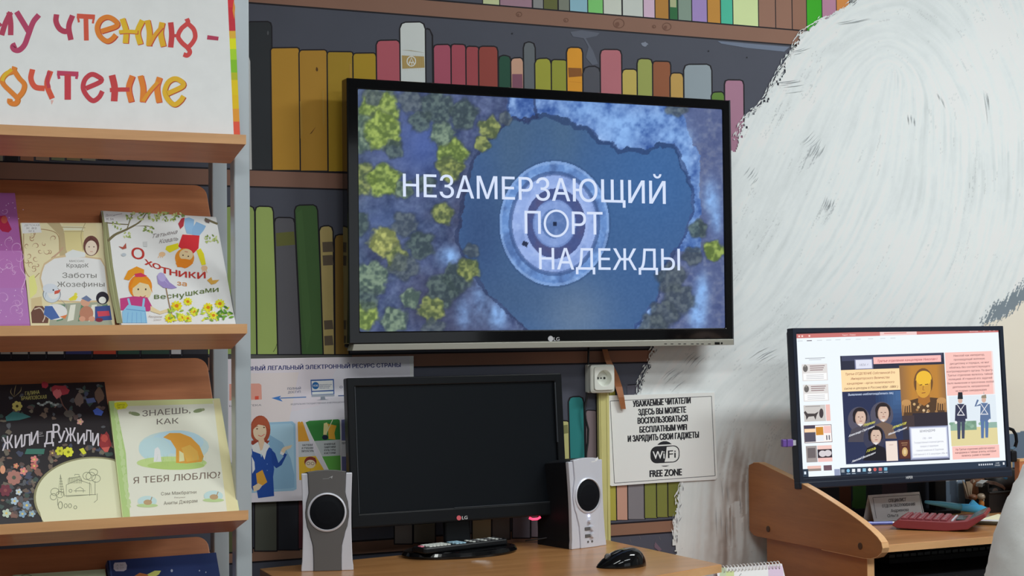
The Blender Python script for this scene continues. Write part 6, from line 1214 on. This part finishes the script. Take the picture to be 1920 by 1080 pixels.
MB().box(hpn[0]-.022, hpn[0]+.03, -.108, -.07, dz+.0065, dz+.018).build('foot', m_blackmat, pu)
m_brn = plain('brown_glaze', lin((104,66,44), .62), .35, noise=.25, scale=40); m_tan = plain('translucent_wrap', lin((140,124,106), .62), .25, noise=.2, scale=50); m_org = plain('orange_brown', lin((190,122,56), .62), .45)
gb = thing('wrapped_ornament', onY(1832, 958, -.075), 'brown ornament in clear wrapping with an orange end, behind the blue novelty pen', 'ornament')
c_ = onY(1834, 918, -.06); MB().lathe([(.006,-.034),(.020,-.024),(.027,-.004),(.024,.018),(.012,.030),(.002,.034)], c_, 16).build('body', m_brn, gb, smooth=True)
wr = MB(); w0 = onY(1822, 928, -.068)
for k in range(6): a_ = k*.5-1.3; wr.add([tuple(w0+np.array((.004*k-.01,0,-.01))), tuple(w0+np.array((-.03+.012*k,.0,.036+.004*math.cos(k*2)))), tuple(w0+np.array((-.02+.012*k,-.004*(k % 2),.03+.006*math.sin(k*2)))), tuple(w0+np.array((.004*k-.01,.012,-.01)))], [(0,1,2),(0,2,3),(0,3,1),(1,3,2)])
wr.build('wrapping', m_tan, gb)
for nm, x_, y_, sx, sz, mt in (('bow',1824,932,.012,.0075,m_brn),('bow',1841,931,.013,.009,m_tan),('orange_end',1842,944,.009,.014,m_org)):
    c_ = onY(x_, y_, -.092); MB().lathe([(sx*math.sin(math.pi*t_/8), sz*-math.cos(math.pi*t_/8)) for t_ in range(1, 8)], c_, 14).build(nm, mt, gb, smooth=True)
# carton behind the monitor, blue item, headset loop
cx0 = onY(1891, 875, -.05); 
ct_ = thing('carton', (cx0[0]+.02, -.06, dz), 'small beige cardboard carton standing beside the lit monitor', 'carton')
m_ctn = plain('cardboard', lin((170,144,104), .62), .7); a = onY(1886, 856, -.1); b = onY(1911, 858, -.1)
MB().box(a[0], b[0], -.075, -.03, dz+.105, a[2]).box(a[0]+.002, b[0]-.002, -.073, -.032, dz, dz+.105).build('box_body', m_ctn, ct_)
fl_ = [(a[0], -.076, a[2]), (a[0]+.012, -.076, a[2]-.04), (a[0]-.014, -.080, a[2]-.012)]; mk('flap', fl_+[(x_, y_+.0015, z_) for x_, y_, z_ in fl_], [(0,1,2),(5,4,3),(0,3,4,1),(1,4,5,2),(2,5,3,0)], plain('cardboard_pale', lin((196,180,150), .62), .7), ct_)
q_ = onY(1880, 890, -.12); bt = thing('blue_bag', (q_[0], -.12, q_[2]-.02), 'black bag with a bright blue patch right under the lit monitor corner', 'bag')
c_ = onY(1878, 893, -.13); MB().tube([onY(1872,887,-.125), onY(1879,889,-.125), onY(1887,897,-.125)], [.004,.007,.004], 10).build('blue_patch', plain('bright_blue_plastic', lin((70,140,210), .7), .25), bt, smooth=True)
bg = MB().lathe([(.02,0),(.055,.006),(.062,.03),(.058,.06),(.042,.085),(.02,.095)], (q_[0]+.045, -.072, dz+.012), 20); bg.V = [(x_, -.072+(y_+.072)*.5, z_) for x_, y_, z_ in bg.V]; bg.build('bag_body', m_mesh, bt, smooth=True)
hs_ = thing('headset', onY(1896, 850, -.075), 'black headset band hanging behind the right edge of the lit monitor', 'headset')
hp_ = [onY(a_, b_, -.16) for a_, b_ in ((1886,806),(1892,803.5),(1899,806),(1904.5,815),(1906,828),(1903,838),(1898,842),(1893,841),(1889,836))]
MB().tube(hp_[:6], .0042, 10).build('band', m_black, hs_, smooth=True); MB().tube(hp_[5:], .0035, 10).build('ear_clip', plain('glossy_blue_grey', lin((96,124,146), .7), .15, .4), hs_, smooth=True)  # ear clip colour holds the bluish light on the black loop
MB().box(hp_[6][0]-.006, hp_[6][0]+.012, -.165, -.12, hp_[6][2]-.032, hp_[6][2]-.004).build('ear_cup', m_blackmat, hs_, bevel=.004)
# ------------------------------------------------------------ low cabinet and desk calendar between the desks
lc2 = thing('low_cabinet', (1.88, -.3, 0), 'low wooden cabinet between the two desks under the spiral calendar', 'cabinet')
MB().box(1.72, 2.06, -.50, -.03, 0, .64).build('body', m_shelf, lc2, bevel=.002); MB().box(1.73, 2.05, -.518, -.50, .02, .62).build('door', m_shelf, lc2, bevel=.002); MB().box(1.76, 1.77, -.535, -.518, .35, .45).build('handle', m_met, lc2)
cal = thing('desk_calendar', (1.92, -.33, .64), 'white spiral-bound desk calendar standing between the two desks', 'calendar')
ql, qr = onY(1352, 1063.5, -.395), onY(1466, 1060, -.395); lw = np.linalg.norm(qr-ql); yaw = math.atan2(qr[1]-ql[1], qr[0]-ql[0])
zt_ = (ql[2]+qr[2])/2; TL_ = frame((ql[0], ql[1], zt_), yaw, 0); hh_ = zt_-.641
m_cal = plain('calendar_card', lin((206,200,204), .68), .5)
MB(TL_).add([(-.012,-.045,-hh_),(lw+.002,-.045,-hh_),(lw,0,0),(-.012,0,0),(-.012,-.0435,-hh_),(lw+.002,-.0435,-hh_),(lw,.0015,0),(-.012,.0015,0)], B8).build('page', m_cal, cal)
MB(TL_).add([(-.012,.045,-hh_),(lw+.002,.045,-hh_),(lw,.004,0),(-.012,.004,0),(-.012,.0465,-hh_),(lw+.002,.0465,-hh_),(lw,.0055,0),(-.012,.0055,0)], B8).build('page', m_cal, cal)
nn_ = np.array(TL_((0,-hh_,.045)))-np.array(TL_((0,0,0))); nn_ /= np.linalg.norm(nn_); oo_ = np.array(TL_((0,0,0)))
p = Print(lambda a_, b_: onP(a_, b_, oo_, nn_), nn_, .68, 1e-5, 8e-5); p.poly([(1350,1064.5),(1467,1061),(1470,1080),(1475,1120),(1350,1124)], (210,208,208)); p.poly([(1361,1071),(1376,1070.5),(1377,1100),(1361,1100)], (184,192,140)); p.poly([(1440,1062),(1467,1061),(1475,1120),(1442,1121)], (196,176,196)); p.poly([(1350,1064.5),(1362,1064),(1360,1100),(1348,1101)], (176,186,156)); p.line([(1386,1080),(1390,1075)],1.5,(150,150,150))
for k in range(16): x_ = 1367+k*6.3; p.ell(x_, 1069-k*.21, 1.1, 1.3, (70,68,72), n=8)
p.build('calendar_print', m_paper, cal)
m_wire = plain('white_wire', lin((214,212,210), .75), .35, .2)
for k in range(17):
    x_ = .006+k*(lw-.01)/16.6; c_ = np.array(TL_((x_, .002, -.002))); MB().tube([c_+np.array((0,.0075*math.sin(a_), .0075*math.cos(a_))) for a_ in [2*math.pi*j/14 for j in range(15)]], .0011, 6, False).build('spiral_ring', m_wire, cal, smooth=True)

# ------------------------------------------------------------ cables behind the left monitor
tag(MB().tube([onY(1062, 985, -.12), onY(1045, 997, -.12), onY(1030, 1008, -.12), onY(1000, 1012, -.11), onY(985, 1014, -.10)], .0016, 8).build('speaker_cable', m_cable, smooth=True), 'thin black cable slanting between the left monitor and right speaker', 'cable')
# ------------------------------------------------------------ seated person at the right edge, seen from behind
def skin(name, joints, edges, radii, mat, parent, root=0, sub=2, L=None):
    L = wl[parent]; me = bpy.data.meshes.new(name); me.from_pydata([tuple(np.array(j)-L) for j in joints], edges, [])
    o = bpy.data.objects.new(name, me); COL.objects.link(o); o.parent = parent; wl[o] = L; me.materials.append(mat)
    s = o.modifiers.new('skin', 'SKIN'); s.use_smooth_shade = True
    for i, v in enumerate(me.skin_vertices[0].data): r = radii[i]; v.radius = r if isinstance(r, tuple) else (r, r); v.use_root = (i == root)
    if sub: m_ = o.modifiers.new('sub', 'SUBSURF'); m_.levels = sub; m_.render_levels = sub
    return o
pc = np.array((2.388, -.92, 0))
pe = thing('person', (pc[0], pc[1], 0), 'person in white fluffy sweater seated at the right edge, seen from behind', 'person')
m_skin = plain('skin', lin((224,180,154), .8), .5, noise=.04); m_hair = plain('hair', lin((70,52,42), .8), .55, noise=.3, scale=90); m_trs = plain('trousers', lin((52,56,70), .8), .8)
m, nt, b = nodes('fluffy_sweater'); m_swt = m
b.inputs['Base Color'].default_value = (*lin((238,237,233), .88), 1); b.inputs['Roughness'].default_value = .95; b.inputs['Sheen Weight'].default_value = .5
tc = N(nt, 'ShaderNodeTexCoord'); nz = N(nt, 'ShaderNodeTexNoise'); nz.inputs['Scale'].default_value = 120; nz.inputs['Detail'].default_value = 6; bp = N(nt, 'ShaderNodeBump'); bp.inputs['Strength'].default_value = .2; bp.inputs['Distance'].default_value = .002
nt.links.new(tc.outputs['Object'], nz.inputs['Vector']); nt.links.new(nz.outputs['Fac'], bp.inputs['Height']); nt.links.new(bp.outputs['Normal'], b.inputs['Normal'])
A = lambda x, y, z: pc+np.array((x, y, z))
# body is one surface (skin-coloured legs, torso, neck, head, arms); clothes are children
body = [A(0,0,.50), A(0,.01,.64), A(0,.02,.80), A(0,.02,.95), A(0,.03,1.03), A(0,.06,1.09), A(0,.075,1.17), A(0,.08,1.25),
        A(-.17,.02,.96), A(-.20,.06,.80), A(-.215,.08,.68), A(-.14,.22,.615), A(-.07,.32,.60),
        A(.17,.02,.96), A(.20,.06,.80), A(.215,.08,.68), A(.14,.22,.615), A(.07,.32,.60),
        A(-.10,.04,.49), A(-.12,.42,.50), A(-.12,.44,.30), A(-.12,.42,.08), A(.10,.04,.49), A(.12,.42,.50), A(.12,.44,.30), A(.12,.42,.08), A(-.12,.52,.035), A(.12,.52,.035)]
be = [(0,1),(1,2),(2,3),(3,4),(4,5),(5,6),(6,7),(3,8),(8,9),(9,10),(10,11),(11,12),(3,13),(13,14),(14,15),(15,16),(16,17),(0,18),(18,19),(19,20),(20,21),(0,22),(22,23),(23,24),(24,25),(21,26),(25,27)]
br2 = [(.15,.12),(.13,.10),(.145,.105),(.15,.10),(.06,.06),(.05,.052),(.078,.09),(.075,.088),.055,.045,.038,.032,.026,.055,.045,.038,.032,.026,.085,.062,.055,.038,.085,.062,.055,.038,.03,.03]
skin('body', body, be, br2, m_skin, pe)
# face: nose, eyes, mouth, ears on the far side (towards the wall)
hd = A(0,.08,1.21)
MB().tube([hd+np.array((0,.088,.012)), hd+np.array((0,.104,-.012)), hd+np.array((0,.092,-.022))], [.006,.011,.007], 8).build('nose', m_skin, pe, smooth=True)
m_eye = plain('eye', lin((60,50,46)), .2); m_lipc = plain('lips', lin((180,100,96)), .5)
for s_ in (-1, 1):
    MB().lathe([(.008*math.sin(math.pi*t_/6), -.008*math.cos(math.pi*t_/6)) for t_ in range(1, 6)], hd+np.array((s_*.030,.076,.012)), 10).build('eye', m_eye, pe, smooth=True)
    e_ = MB().lathe([(.017*math.sin(math.pi*t_/6), -.026*math.cos(math.pi*t_/6)) for t_ in range(1, 6)], (0,0,0), 10); e_.V = [tuple(hd+np.array((s_*.078+x_*.35, .0+y_, z_))) for x_, y_, z_ in e_.V]; e_.build('ear', m_skin, pe, smooth=True)
MB().tube([hd+np.array((-.022,.080,-.042)), hd+np.array((0,.088,-.044)), hd+np.array((.022,.080,-.042))], [.003,.006,.003], 8).build('mouth', m_lipc, pe, smooth=True)
skin('hair', [A(0,.065,1.27), A(0,.03,1.22), A(0,.005,1.14), A(0,-.0,1.08)], [(0,1),(1,2),(2,3)], [(.088,.088),(.094,.086),(.082,.05),(.06,.03)], m_hair, pe)
# sweater
sw = [A(0,0,.56), A(0,.01,.68), A(0,.02,.82), A(0,.02,.945), A(0,.035,1.035), A(-.165,.01,.965), A(-.222,.02,.86), A(-.235,.06,.70), A(-.17,.19,.635), A(-.09,.30,.605), A(.16,.01,.965), A(.225,.02,.86), A(.235,.06,.70), A(.17,.19,.635), A(.09,.30,.605)]
se = [(0,1),(1,2),(2,3),(3,4),(3,5),(5,6),(6,7),(7,8),(8,9),(3,10),(10,11),(11,12),(12,13),(13,14)]
sr = [(.175,.145),(.17,.135),(.175,.135),(.17,.12),(.072,.072),(.080,.078),(.082,.08),(.078,.076),(.06,.06),(.046,.046),(.080,.078),(.082,.08),(.078,.076),(.06,.06),(.046,.046)]
swo = skin('sweater', sw, se, sr, m_swt, pe, 0, 3)
dt = bpy.data.textures.new('fluff', 'CLOUDS'); dt.noise_scale = .022; dm = swo.modifiers.new('fluff', 'DISPLACE'); dm.texture = dt; dm.strength = .010; dm.mid_level = .4
skin('collar', [A(-.05,.0,1.045), A(-.03,-.045,1.05), A(.03,-.045,1.05), A(.05,.0,1.045), A(.03,.06,1.04), A(-.03,.06,1.04)], [(0,1),(1,2),(2,3),(3,4),(4,5),(5,0)], [.03]*6, m_swt, pe)
skin('trousers', [A(0,0,.50), A(-.10,.04,.49), A(-.12,.42,.50), A(-.12,.44,.30), A(-.12,.42,.12), A(.10,.04,.49), A(.12,.42,.50), A(.12,.44,.30), A(.12,.42,.12), A(0,0,.60)], [(0,1),(1,2),(2,3),(3,4),(0,5),(5,6),(6,7),(7,8),(0,9)], [(.165,.135),.098,.074,.068,.058,.098,.074,.068,.058,(.15,.12)], m_trs, pe)
m_shoe = plain('shoe', (.02,.02,.022), .5)
for s_ in (-1, 1):
    skin('shoe', [A(s_*.12,.40,.045), A(s_*.12,.48,.04), A(s_*.12,.56,.03)], [(0,1),(1,2)], [.05,.046,.034], m_shoe, pe)
    # hand: palm plus five fingers, resting towards the keyboard
    w0 = A(s_*.068,.325,.598); 
    palm = [w0, w0+np.array((-s_*.008,.035,-.002)), w0+np.array((-s_*.012,.07,-.004))]
    J = list(palm); E_ = [(0,1),(1,2)]; R_ = [(.026,.016),(.036,.014),(.038,.013)]
    for k, (dx, ln_) in enumerate(((-.030,.058),(-.010,.068),(.010,.064),(.029,.050))):
        i = len(J); J += [w0+np.array((dx-s_*.012,.082,-.004)), w0+np.array((dx*1.15-s_*.012,.082+ln_*.5,-.002)), w0+np.array((dx*1.2-s_*.012,.082+ln_*.85,-.02))]; E_ += [(2,i),(i,i+1),(i+1,i+2)]; R_ += [.0095,.009,.0075]
    i = len(J); J += [w0+np.array((-s_*.045,.045,-.008)), w0+np.array((-s_*.062,.078,-.018))]; E_ += [(1,i),(i,i+1)]; R_ += [.011,.009]
    skin('hand', J, E_, R_, m_skin, pe)
# office chair under the person
ch = thing('office_chair', (pc[0], pc[1], 0), 'black office chair carrying the person in the white sweater', 'chair')
sx_1, sy_1 = pc[0], pc[1]
MB().box(sx_1-.23, sx_1+.23, sy_1-.20, sy_1+.26, .355, .405).build('seat', m_blackmat, ch, bevel=.02, seg=3)
MB().box(sx_1-.16, sx_1+.16, sy_1-.265, sy_1-.225, .50, .74).build('backrest', m_blackmat, ch, bevel=.018, seg=3)
MB().box(sx_1-.03, sx_1+.03, sy_1-.28, sy_1-.262, .34, .62).box(sx_1-.03, sx_1+.03, sy_1-.27, sy_1, .335, .355).build('back_bracket', m_blackmat, ch)
MB().tube([(sx_1,sy_1,.09),(sx_1,sy_1,.355)], .025, 16).build('gas_column', m_silver, ch)
for k in range(5):
    a_ = 2*math.pi*k/5+.3; e_ = (sx_1+.27*math.cos(a_), sy_1+.27*math.sin(a_)); MB().tube([(sx_1,sy_1,.10),(e_[0],e_[1],.075)], [.028,.016], 8).build('leg', m_blackmat, ch)
    MB().lathe([(.018,-.012),(.026,-.010),(.026,.010),(.018,.012)], (e_[0],e_[1],.027), 16, ((math.cos(a_),math.sin(a_),0),(0,0,1),(-math.sin(a_),math.cos(a_),0))).build('castor', m_blackmat, ch); MB().tube([(e_[0],e_[1],.045),(e_[0],e_[1],.08)], .008, 8).build('castor_stem', m_blackmat, ch)
bpy.context.view_layer.update()
